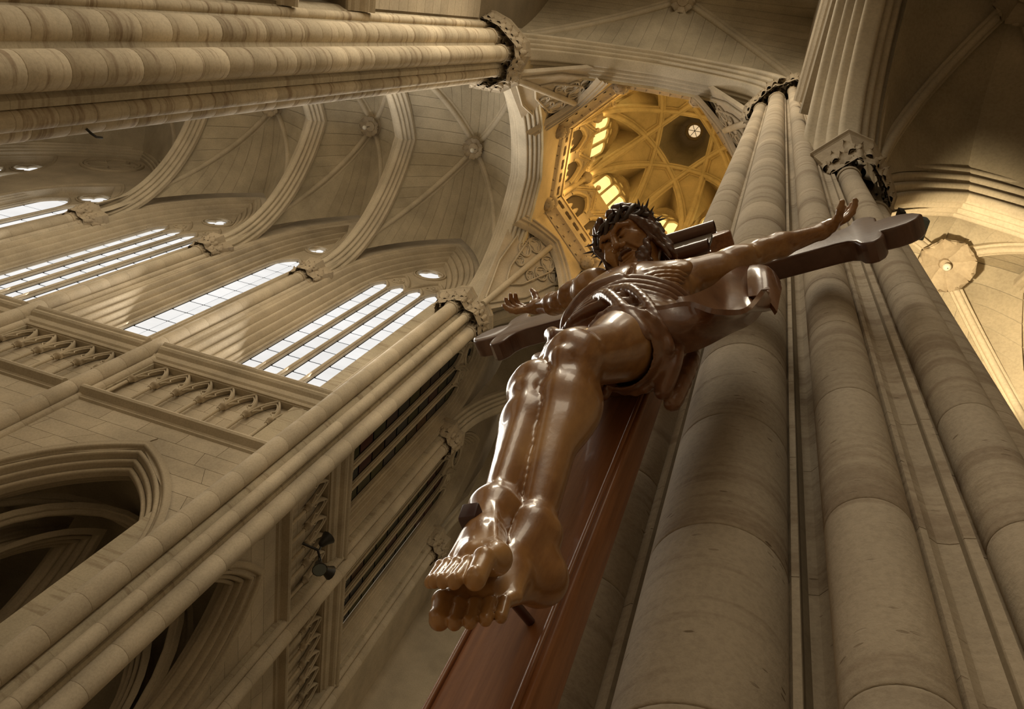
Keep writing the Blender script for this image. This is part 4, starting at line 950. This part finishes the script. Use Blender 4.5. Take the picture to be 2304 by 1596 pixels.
# torso
TW=np.array([[.962,-.272,0],[.272,.962,0],[0,0,1]]); pel=A_(.10,.19,4.86); wa=A_(.10,.20,5.17); ch=A_(.06,.225,5.52)
B.ell(pel,(.235,.17,.22),k=.05); B.cap(pel,wa,.17,.155,.08,flat=((0,1,0),.85)); B.ell(ch,(.265,.185,.30),TW,k=.10)
B.ell((.05,.22,5.72),(.29,.14,.16),TW,k=.08)
shL=A_(-.27,.26,5.95); shR=A_(.36,.15,5.93); nb=A_(.03,.24,5.92)
B.cap((-.20,.20,5.86),(.28,.17,5.88),.12,.12,.08)
for s,c in((-1,A_(-.09,.335,5.62)),(1,A_(.20,.30,5.64))): B.ell(c,(.145,.055,.115),k=.035)
for i in range(5):      # ribs
    z=5.50-i*.075; 
    for s in(-1,1):
        x0=.055+s*(.06+.012*i); x1=.055+s*(.235-.004*i); c=A_(.055,.20,z)
        pts=[A_(.055+s*q,.20+.185*math.sqrt(max(0,1-(q/.30)**2))-.002,z-.12+.22*(q/.27)**1.2) for q in np.linspace(.10+.015*i,.265,6)]
        B.chain(pts,[.009]*6,k=.034)
for z,wd in((5.16,.085),(5.03,.085)):
    for s in(-1,1): B.ell((.10+s*.075,.345,z),(.075,.03,.06),k=.025)
B.cap((.055,.388,5.70),(.075,.385,5.38),.012,.012,.03,op='sub')
B.cap(nb,HD(0,-.10,-.02),.098,.085,.07)
for s in(-1,1): B.cap(nb+A_(s*.05,.06,-.02),HD(s*.08,-.06,-.03),.022,.02,.03)
# arms
def arm(sh,el,wr,s):
    B.ell(sh+A_(s*.03,.0,.02),(.13,.115,.125),k=.06); m=(sh+el)/2
    B.cap(sh,el,.092,.066,.05); B.ell(m+A_(0,.045,.0),(.12,.055,.07),k=.05); B.cap(sh*.8+el*.2+A_(0,-.02,-.05),m*.5+el*.5+A_(0,-.01,-.05),.05,.035,.05)
    fm=el*.7+wr*.3; B.cap(el,fm,.064,.07,.04); B.cap(fm,wr,.068,.043,.04); B.cap(el+A_(0,.03,-.03),wr+A_(0,.01,-.025),.03,.018,.03)
    for o,r in(((0,.035,.035),.009),((0,.05,.0),.008)): B.cap(fm+A_(*o),wr+A_(*o)*.7,r,r,.012)
elL=A_(-.59,.19,6.16); wrL=A_(-.845,.145,6.42); elR=A_(.645,.145,6.21); wrR=A_(.965,.105,6.445)
arm(shL,elL,wrL,-1); arm(shR,elR,wrR,1)
# hands: palm turned to the viewer, fingers half curled
def hand(wr,d,out,up,curl,th):
    d=d/np.linalg.norm(d); out=out-d*(out@d); out/=np.linalg.norm(out); up=np.cross(out,d); up*= np.sign(up@A_(*up_hint)) if False else 1
    pc=wr+d*.085
    B.cap(wr,wr+d*.03,.042,.048,.03)
    for q in(-.045,-.015,.015,.045): B.cap(wr+d*.02+up*q*.5,wr+d*.145+up*q*1.1,.026,.024,.03,flat=(out,.85))
    B.ell(wr+d*.06+up*.045+out*.015,(.035,.035,.05),k=.03); B.ell(wr+d*.09+out*.02,(.03,.03,.03),k=.03,op='sub')
    for i,(q,L) in enumerate(((.052,.125),(.018,.142),(-.018,.132),(-.05,.105))):
        b=wr+d*.150+up*q*1.1; a=curl[i]; d1=d*math.cos(a*.5)+out*math.sin(a*.5); d2=d*math.cos(a*1.2)+out*math.sin(a*1.2); d3=d*math.cos(a*1.75)+out*math.sin(a*1.75)
        p1=b+d1*L*.42;p2=p1+d2*L*.33;p3=p2+d3*L*.25
        B.chain([b-d*.02,b,p1,p2,p3],[.020,.0195,.0185,.017,.0145],k=.008)
    t0=wr+d*.045+up*.045; t1=t0+(d*.35+up*.75+out*.45)*.075; t2=t1+(d*th[0]+up*th[1]+out*th[2])*.062; t3=t2+(d*(th[0]+.15)+up*(th[1]-.25)+out*th[2])*.05
    B.chain([t0,t1,t2,t3],[.030,.024,.021,.016],k=.014)
hand(wrR,A_(.75,.12,.55),A_(-.25,.95,.0),None,(.55,.35,.30,.40),(.25,.55,.7))
hand(wrL,A_(-.85,.06,.22),A_(.25,.95,.05),None,(1.0,.95,.75,.5),(.45,.6,.55))
# legs
def leg(hp,kn,an,s,w0=.145):
    B.cap(hp,kn,w0,.098,.07); m=hp*.55+kn*.45; B.ell(m+A_(0,.05,.03),(.12,.10,.20),k=.07)
    B.ell(kn+A_(0,.035,-.01),(.075,.065,.085),k=.035); B.ell(kn+A_(0,.075,.01),(.045,.03,.05),k=.02); B.ell(kn+A_(0,.06,-.105),(.035,.028,.035),k=.025)
    for o in(-1,1): B.ell(kn+A_(o*.06,.02,-.02),(.03,.045,.06),k=.03)
    sh=an-kn; B.cap(kn,kn+sh*.3,.080,.078,.05); B.cap(kn+sh*.3,an,.078,.046,.05)
    B.ell(kn+sh*.30+A_(s*.025,-.055,0),(.072,.066,.20),k=.06); B.cap(kn+sh*.12+A_(-s*.01,.072,0),kn+sh*.9+A_(-s*.005,.038,0),.018,.014,.03)
    B.cap(kn+sh*.62+A_(0,-.05,0),an+A_(0,-.055,-.04),.03,.022,.03)
hp1=A_(.22,.19,4.80); kn1=A_(.135,.435,4.06); an1=A_(.165,.260,3.24)
hp2=A_(-.03,.20,4.80); kn2=A_(.020,.395,3.93); an2=A_(.080,.330,3.25)
B.cur='leg1'; leg(hp1,kn1,an1,1); B.cur='leg2'; leg(hp2,kn2,an2,-1)
# feet
def foot(an,heel,ball,tips,up,tr,br):
    up=up/np.linalg.norm(up)
    B.ell(heel,(.060,.062,.060),k=.04); B.cap(an,heel,.056,.052,.05); B.cap(an+A_(0,.015,-.02),an*.4+ball*.6,.056,.044,.05); B.cap(an*.4+ball*.6,ball,.044,.030,.04); B.cap(heel,ball,.046,.030,.05)
    n=len(tips); acr=tips[0]-tips[-1]
    for i,t in enumerate(tips):
        f_=.5-i/(n-1); b=ball+acr*f_*1.02; r=tr[i]
        B.cap(an*.3+ball*.7+acr*f_*.55,b,.030,r*1.18,.022); B.cap(an+up*.052+acr*f_*.1,b+up*(r*.95),.0075,.0070,.010)
        d=t-b; m=b+d*.52+up*r*.85; 
        B.chain([b,m],[r*1.08,r*.98],k=.006); B.chain([m,t],[r*1.0,r*.95],k=.004); B.ell(m+up*r*.15,(r*1.0,)*3,k=.004)
        B.ell(t+up*r*.72+d*.02,(r*.60,r*.45,r*.60),k=.001)
    B.ell(ball+acr*.5,(.028,.028,.034),k=.035)
    for s in(-1,1): B.ell(an+A_(s*.052,-.005,-.012),(.026,.028,.032),k=.025)
u1=A_(.25,.75,.35);u1/=np.linalg.norm(u1)
B.cur='leg1'
foot(an1,A_(.192,.195,3.13),A_(.165,.300,2.915),[A_(.122,.345,2.790),A_(.157,.337,2.785),A_(.186,.328,2.795),A_(.212,.318,2.812),A_(.234,.304,2.835)],A_(-.35,.75,.35),[.0235,.0165,.0155,.015,.014],0)
B.cur='leg2'
foot(an2,A_(.095,.250,3.13),A_(.160,.382,2.94),[A_(.238,.425,2.795),A_(.203,.437,2.778),A_(.174,.438,2.783),A_(.146,.433,2.795),A_(.121,.42,2.815)],A_(0,.85,.45),[.0235,.0165,.0155,.015,.014],0)
# head and face
B.cur='body'
B.ell(HC,(0.1590,0.2072,0.1904),HR,.03); B.ell(HD(0,-.10,.06),(0.1176,0.1288,0.1176),HR,.06); B.ell(HD(0,-.19,.115),(0.0650,0.0504,0.0560),HR,.05)
B.ell(HD(0,.05,.10),(0.1288,0.0672,0.0784),HR,.04)
for s in(-1,1):
    B.ell(HD(s*.055,.012,.168),(0.0448,0.0291,0.0392),HR,.02,op='sub'); B.ell(HD(s*.055,.010,.146),(0.0336,0.0235,0.0291),HR,.006); B.cap(HD(s*.025,.005,.166),HD(s*.085,.000,.150),.006,.005,.008)
    B.chain([HD(s*.018,.040,.178),HD(s*.055,.052,.176),HD(s*.095,.036,.150)],[.014,.016,.012],k=.014); B.ell(HD(s*.078,-.035,.128),(0.0448,0.0358,0.0358),HR,.03)
    B.ell(HD(s*.026,-.058,.186),(0.0224,0.0179,0.0224),HR,.012); B.ell(HD(s*.145,-.02,-.01),(0.0202,0.0560,0.0392),HR,.01)
    B.cap(HD(s*.03,-.062,.175),HD(s*.066,-.115,.135),.012,.008,.02,op='sub')
B.chain([HD(0,.035,.168),HD(0,-.005,.190),HD(0,-.048,.215)],[.017,.018,.023],k=.014)
B.cap(HD(-.030,-.108,.162),HD(.030,-.108,.162),.012,.012,.012); B.cap(HD(-.026,-.140,.158),HD(.026,-.140,.158),.014,.014,.012); B.cap(HD(-.026,-.124,.172),HD(.026,-.124,.172),.009,.009,.008,op='sub')
FIGM=fine_merge(B,(-1.24,-.02,2.58),(1.30,.74,6.78),.0095,[((.02,.10,2.62),(.36,.54,3.30),.0042),(tuple(HC-.27),tuple(HC+.27),.0048),((-1.22,.0,6.36),(-.83,.42,6.78),.0045),((.95,.0,6.36),(1.28,.42,6.78),.0045)])
fig=sdf_obj('carved_figure',FIGM,M_fig,None,label='dark varnished carved wooden figure of a crucified man hanging on the cross',category='statue')
# hair and beard
Hs=SDF(HC-.36,HC+.36,.0075); rg=random.Random(3)
Hs.ell(HD(0,.055,-.055),(.177,.185,.174),HR,.02)
def lock(p0,p1,p2,r,wv):
    P=[];R=[]
    for i in range(9):
        t=i/8; p=p0*(1-t)**2+2*p1*t*(1-t)+p2*t*t; P.append(p+hr*math.sin(t*11+wv)*.012+hf*math.cos(t*9+wv)*.010); R.append(r*(1-.55*t))
    Hs.chain(P,R,k=.008)
for i in range(46):
    a=-.25+(PI+.5)*i/45; x=math.cos(a); y=math.sin(a)
    if i%2: lock(HD(x*.11,.10,.10-.16*y),HD(x*.165,.02,.03-.18*y),HD(x*.16+rg.uniform(-.02,.02),-.16-rg.random()*.10,.02-.15*y),.024,rg.random()*6)
    else: lock(HD(x*.06,.19,.06-.10*y),HD(x*.17,.17,-.02-.18*y),HD(x*.175,-.02-rg.random()*.12,-.02-.17*y),.026,rg.random()*6)
for s in(-1,1):
    for j in range(7):
        lock(HD(s*.03,.165,.125),HD(s*(.12+.004*j),.12,.13-.012*j),HD(s*(.150+rg.uniform(-.01,.012)),-.10-.03*j,.075-.02*j),.020,rg.random()*6)
    for j in range(8):
        lock(HD(s*(.115-.012*j),-.075-.010*j,.085+.009*j),HD(s*(.105-.012*j),-.13-.008*j,.12+.006*j),HD(s*(.075-.010*j)+rg.uniform(-.012,.012),-.205-.012*j,.125+.004*j),.021,rg.random()*6)
    lock(HD(s*.008,-.088,.185),HD(s*.040,-.096,.165),HD(s*.062,-.145,.135),.012,rg.random()*6)
for j in range(4): lock(HD(rg.uniform(-.02,.02),-.162,.150),HD(rg.uniform(-.03,.03),-.20,.150),HD(rg.uniform(-.03,.03),-.262,.120),.022,rg.random()*6)
sdf_obj('hair',Hs,M_hair,fig,label='wavy dark hair and short beard')
# crown of thorns
crown=None; CP=[]
mbs=MB()
for st in range(3):
    P=[]
    for i in range(49):
        a=2*PI*i/48; q=a*5+st*2.1; rr=1+.05*math.sin(q); P.append(HD(.172*rr*math.cos(a),.085+.030*math.cos(q)+.02*math.sin(2*a),-.015+.185*rr*math.sin(a)))
    mbs.tube([K(*p) for p in P],.0165,7,False); CP.append(P)
crown=build('crown_of_thorns',mbs,M_thorn,fig,smooth=60,label='plaited crown of thorns with sharp spikes')
for i in range(34):
    P=CP[i%3]; p=P[(i*7)%48]; o=p-HD(0,.085,-.015); o/=np.linalg.norm(o); o=o+hh_*rg.uniform(-.5,.9)+hr*rg.uniform(-.5,.5); o/=np.linalg.norm(o)
    L=rg.uniform(.05,.085); mb=MB(); mb.tube([K(*p),K(*(p+o*L*.5)),K(*(p+o*L))],[.011,.007,.0008],6); build('thorn',mb,M_thorn,crown,smooth=60)
# nail through the upper foot, peg under the lower foot
mb=MB(); nc=A_(.095,.385,3.10); mb.prism([(a*.025,b*.025) for a,b in((-1,-.9),(1,-1),(1.05,.9),(-.9,1))],(K(*nc),KF[1],np.array([*(KN*.35),.94]),KF[3]),-.05,.04); bevelled('nail',mb,M_nail,fig,.006,2)
mb=MB(); mb.tube([K(.063,.0,3.225),K(.103,.14,3.12)],.013,8); build('foot_peg',mb,M_nail,cross,smooth=60)
# ---------------------------------------------------------------- loincloth
Lc=SDF((-.42,-.02,4.0),(.62,.68,5.45),.0085)
Lc.ell(pel+A_(0,.01,.02),(.275,.225,.27),k=.03)
Lc.cap(hp1+A_(0,.0,-.02),hp1*.60+kn1*.40,.185,.165,.05); Lc.cap(hp2,hp2*.60+kn2*.40+A_(-.03,0,0),.175,.14,.05)
# hollow where the legs come out
Lc.cap(hp1*.62+kn1*.38,kn1,.142,.12,.012,op='sub'); Lc.cap(hp2*.62+kn2*.38,kn2,.13,.11,.012,op='sub')
def fold(pts,r,k=.016):
    P=[A_(*p) for p in pts]; n=6; Q=[]
    for i in range(len(P)-1):
        for j in range(n): 
            t=j/n; p0=P[max(i-1,0)];p1=P[i];p2=P[i+1];p3=P[min(i+2,len(P)-1)]
            Q.append(.5*((2*p1)+(-p0+p2)*t+(2*p0-5*p1+4*p2-p3)*t*t+(-p0+3*p1-3*p2+p3)*t**3))
    Q.append(P[-1]); Lc.chain(Q,[r]*len(Q),k=k)
for i in range(6):     # gathered folds sweeping from the hip at the viewer's left up and round to the right
    z=5.13-.070*i
    fold([(-.18-.01*i,.26,4.97-.02*i),(-.06,.40,5.02-.05*i),(.12,.425,z),(.29,.34,z+.02),(.37,.20,z+.05)],.026-.001*i)
fold([(-.20,.20,5.02),(-.17,.34,4.98),(-.05,.43,5.06),(.10,.44,5.10)],.035)
fold([(-.22,.24,4.95),(-.20,.33,4.80),(-.13,.40,4.62),(-.06,.42,4.48)],.030)
fold([(-.24,.22,4.9),(-.24,.28,4.72),(-.18,.34,4.50),(-.10,.36,4.38)],.026)
fold([(.02,.43,4.92),(.12,.47,4.75),(.22,.44,4.55),(.30,.36,4.42)],.026)
fold([(.06,.42,5.0),(.20,.44,4.85),(.31,.38,4.62),(.36,.26,4.48)],.024)
fold([(.30,.30,4.98),(.37,.28,4.75),(.36,.20,4.50),(.30,.12,4.40)],.03)
fold([(.33,.14,4.95),(.38,.12,4.7),(.32,.06,4.42)],.035)
# hem rolls where thighs emerge
for h,kk,rr in((hp1,kn1,.170),(hp2,kn2,.150)):
    c=h*.60+kk*.40; ax=(kk-h)/np.linalg.norm(kk-h); e1=np.cross(ax,A_(1,0,0));e1/=np.linalg.norm(e1);e2=np.cross(ax,e1)
    Lc.chain([c+(e1*math.cos(t)+e2*math.sin(t))*rr+A_(0,0,.02*math.sin(3*t)) for t in np.linspace(0,2*PI,22)],[.016]*22,k=.012)
loin=sdf_obj('loincloth',Lc,M_cloth,fig,label='carved loincloth with knotted folds')
# wind-blown end of the cloth: lofted between edge curves given as (u,w,z)
def spline(P,n):
    P=[A_(*p) for p in P]; out=[]
    for k in range(n):
        s=k/(n-1)*(len(P)-1); i=min(int(s),len(P)-2); t=s-i; p0=P[max(i-1,0)];p1=P[i];p2=P[i+1];p3=P[min(i+2,len(P)-1)]
        out.append(.5*((2*p1)+(-p0+p2)*t+(2*p0-5*p1+4*p2-p3)*t*t+(-p0+3*p1-3*p2+p3)*t**3))
    return np.array(out)
def sheet(name,curves,n,m_,thick,parent,wave=.0,label=None):
    C=[spline(c,n) for c in curves]; rows=[]
    for j in range(n): rows.append(spline([c[j] for c in C],m_))
    G=np.array(rows); 
    if wave:
        for j in range(n):
            for i in range(m_): G[j,i]+=A_(0,1,-.4)*wave*math.sin(j/n*17+i*.5)*math.sin(PI*i/(m_-1))
    du=np.gradient(G,axis=0);dv=np.gradient(G,axis=1);N=np.cross(du,dv);N/=np.linalg.norm(N,axis=2)[...,None]+1e-9
    G2=G+N*thick
    X=lambda Q:[[K(*p) for p in r] for r in Q]
    mb=MB(); mb.grid(X(G)); mb.grid(X(G2),flip=True)
    a=n*m_
    for j in range(n-1): mb.f+=[(j*m_,(j+1)*m_,a+(j+1)*m_,a+j*m_),(j*m_+m_-1,a+j*m_+m_-1,a+(j+1)*m_+m_-1,(j+1)*m_+m_-1)]
    for i in range(m_-1): mb.f+=[(i,a+i,a+i+1,i+1),((n-1)*m_+i,(n-1)*m_+i+1,a+(n-1)*m_+i+1,a+(n-1)*m_+i)]
    return build(name,mb,M_cloth,parent,smooth=70,fixn=True,**({'label':label} if label else {}))
CA=[(0.221,0.22,4.68),(0.352,0.20,4.579),(0.442,0.18,4.622),(0.544,0.15,4.816),(0.637,0.11,5.051),(0.694,0.08,5.519)]
CB=[(0.236,0.40,4.612),(0.352,0.385,4.605),(0.453,0.365,4.627),(0.564,0.34,4.504),(0.659,0.28,4.633),(0.694,0.18,5.227)]
CC_=[(0.136,0.34,5.251),(0.33,0.30,5.026),(0.42,0.24,5.288),(0.462,0.18,5.67),(0.543,0.13,5.964),(0.664,0.07,5.848)]
mid=lambda P,Q,o: [tuple((A_(*p)+A_(*q))/2+A_(*o)) for p,q in zip(P,Q)]
sheet('cloth_end',[CA,mid(CA,CB,(.0,.03,-.07)),CB],26,9,.022,fig,.008,'underside of the wind-blown cloth end')
sheet('cloth_end',[CB,mid(CB,CC_,(.02,-.13,.0)),CC_],26,9,-.020,fig,.012,'curling inner face of the wind-blown cloth end')
sheet('cloth_end',[[(.60,.10,5.45),(.60,.17,5.72),(.62,.12,5.92)],[(.66,.11,5.35),(.68,.17,5.62),(.68,.10,5.86)],[(.70,.05,5.25),(.72,.08,5.5),(.71,.03,5.8)]],8,8,.02,fig,0,'curled tip of the cloth')
# ================================================================ fittings
M_black=plain('black_enamel',(.02,.018,.015),.4); M_grey=plain('grey_metal',(.20,.235,.235),.45,.4); M_bulb=plain('frosted_glass',(.75,.72,.62),.15,spec=.6,coat=.4)
# triple spotlight on the chancel gallery
B0=np.array([-10.35,17.05,19.75]); sp=empty('spotlight_bracket',tuple(B0),label='black bracket with three spotlights on the chancel gallery',category='spotlight')
mb=MB(); mb.tube([B0+A_(-.25,-.35,-.1),B0+A_(.25,-.2,0),B0+A_(.35,.25,.05),B0+A_(.30,.75,.15)],.045,8); build('bracket_arm',mb,M_black,sp,smooth=60)
for off,dr_ in((A_(.3,-.35,.25),A_(.2,-.2,1)),(A_(.4,.75,.25),A_(.5,.6,.5)),(A_(.45,.15,-.25),A_(.6,-.1,-.8))):
    d_=dr_/np.linalg.norm(dr_); c_=B0+off; mb=MB(); mb.tube([c_-d_*.16,c_-d_*.12,c_+d_*.05,c_+d_*.26],[.05,.11,.16,.25],12); hd=build('lamp_head',mb,M_black,sp,smooth=50)
    mb=MB(); mb.tube([c_+d_*.262,c_+d_*.27],[.22,.22],12); build('lens',mb,M_grey,hd)
    mb=MB(); mb.tube([c_-d_*.1,B0+A_(.3,off[1]*.6,.03)],.03,6); build('yoke',mb,M_black,sp)
# floodlight fixed to the side of the low capital
F0=np.array([2.02,1.80,12.15]); fl=empty('floodlight',tuple(F0),label='blue-grey floodlight fixed beside the low capital, behind the cross arm',category='floodlight')
mb=MB(); mb.box(F0[0]-.12,F0[0]+.20,F0[1]-.10,F0[1]+.16,F0[2],F0[2]+.22); bevelled('housing',mb,M_grey,fl,.02,2)
mb=MB(); mb.box(F0[0]-.18,F0[0]-.12,F0[1]-.16,F0[1]-.02,F0[2]-.12,F0[2]+.14); mb.tube([F0+A_(-.35,-.05,.0),F0+A_(-.1,0,.02)],.02,6); build('bracket',mb,M_black,fl)
mb=MB(); mb.prism([(-.14,-.02),(.22,-.02),(.22,.16),(-.14,.16)],(F0+A_(0,0,.23),A_(1,0,0),A_(0,1,0),A_(0,0,1)),0,.012); build('lens',mb,M_bulb,fl)
# bulbs hanging below the bosses
for p,r,lab in((( -14.4,7.55,42.35),.13,'frosted bulb hanging below the transept boss nearest the lantern'),((-21.02,7.55,42.65),.13,'frosted bulb hanging below the boss of the narrow transept vault'),((3.75,3.22,17.1),.075,'frosted bulb hanging below the lit aisle boss')):
    p=np.array(p); b_=empty('pendant_bulb',tuple(p-A_(0,0,r*3)),label=lab,category='bulb',group='bulbs under the vault bosses')
    mb=MB(); mb.lathe([(.01,-r*3),(r*.6,-r*2.8),(r,-r*2.1),(r*.85,-r*1.4),(r*.4,-r*1.0),(r*.3,-r*.9)],p,16); build('globe',mb,M_bulb,b_,smooth=60)
    mb=MB(); mb.lathe([(r*.36,-r*1.05),(r*.4,-r*.5),(r*.2,-r*.45),(r*.12,.3)],p,10); build('socket',mb,M_black,b_,smooth=50)
# iron hook on the veined pier
h0=np.array([-10.58,2.90,12.25]); mb=MB(); mb.tube([h0+A_(0,0,.0),h0+A_(.05,.06,.03),h0+A_(.07,.13,.12),h0+A_(.06,.16,.26)],.022,7); build('iron_hook',mb,M_black,None,smooth=60,label='small black iron hook curving from the veined pier',category='hook')
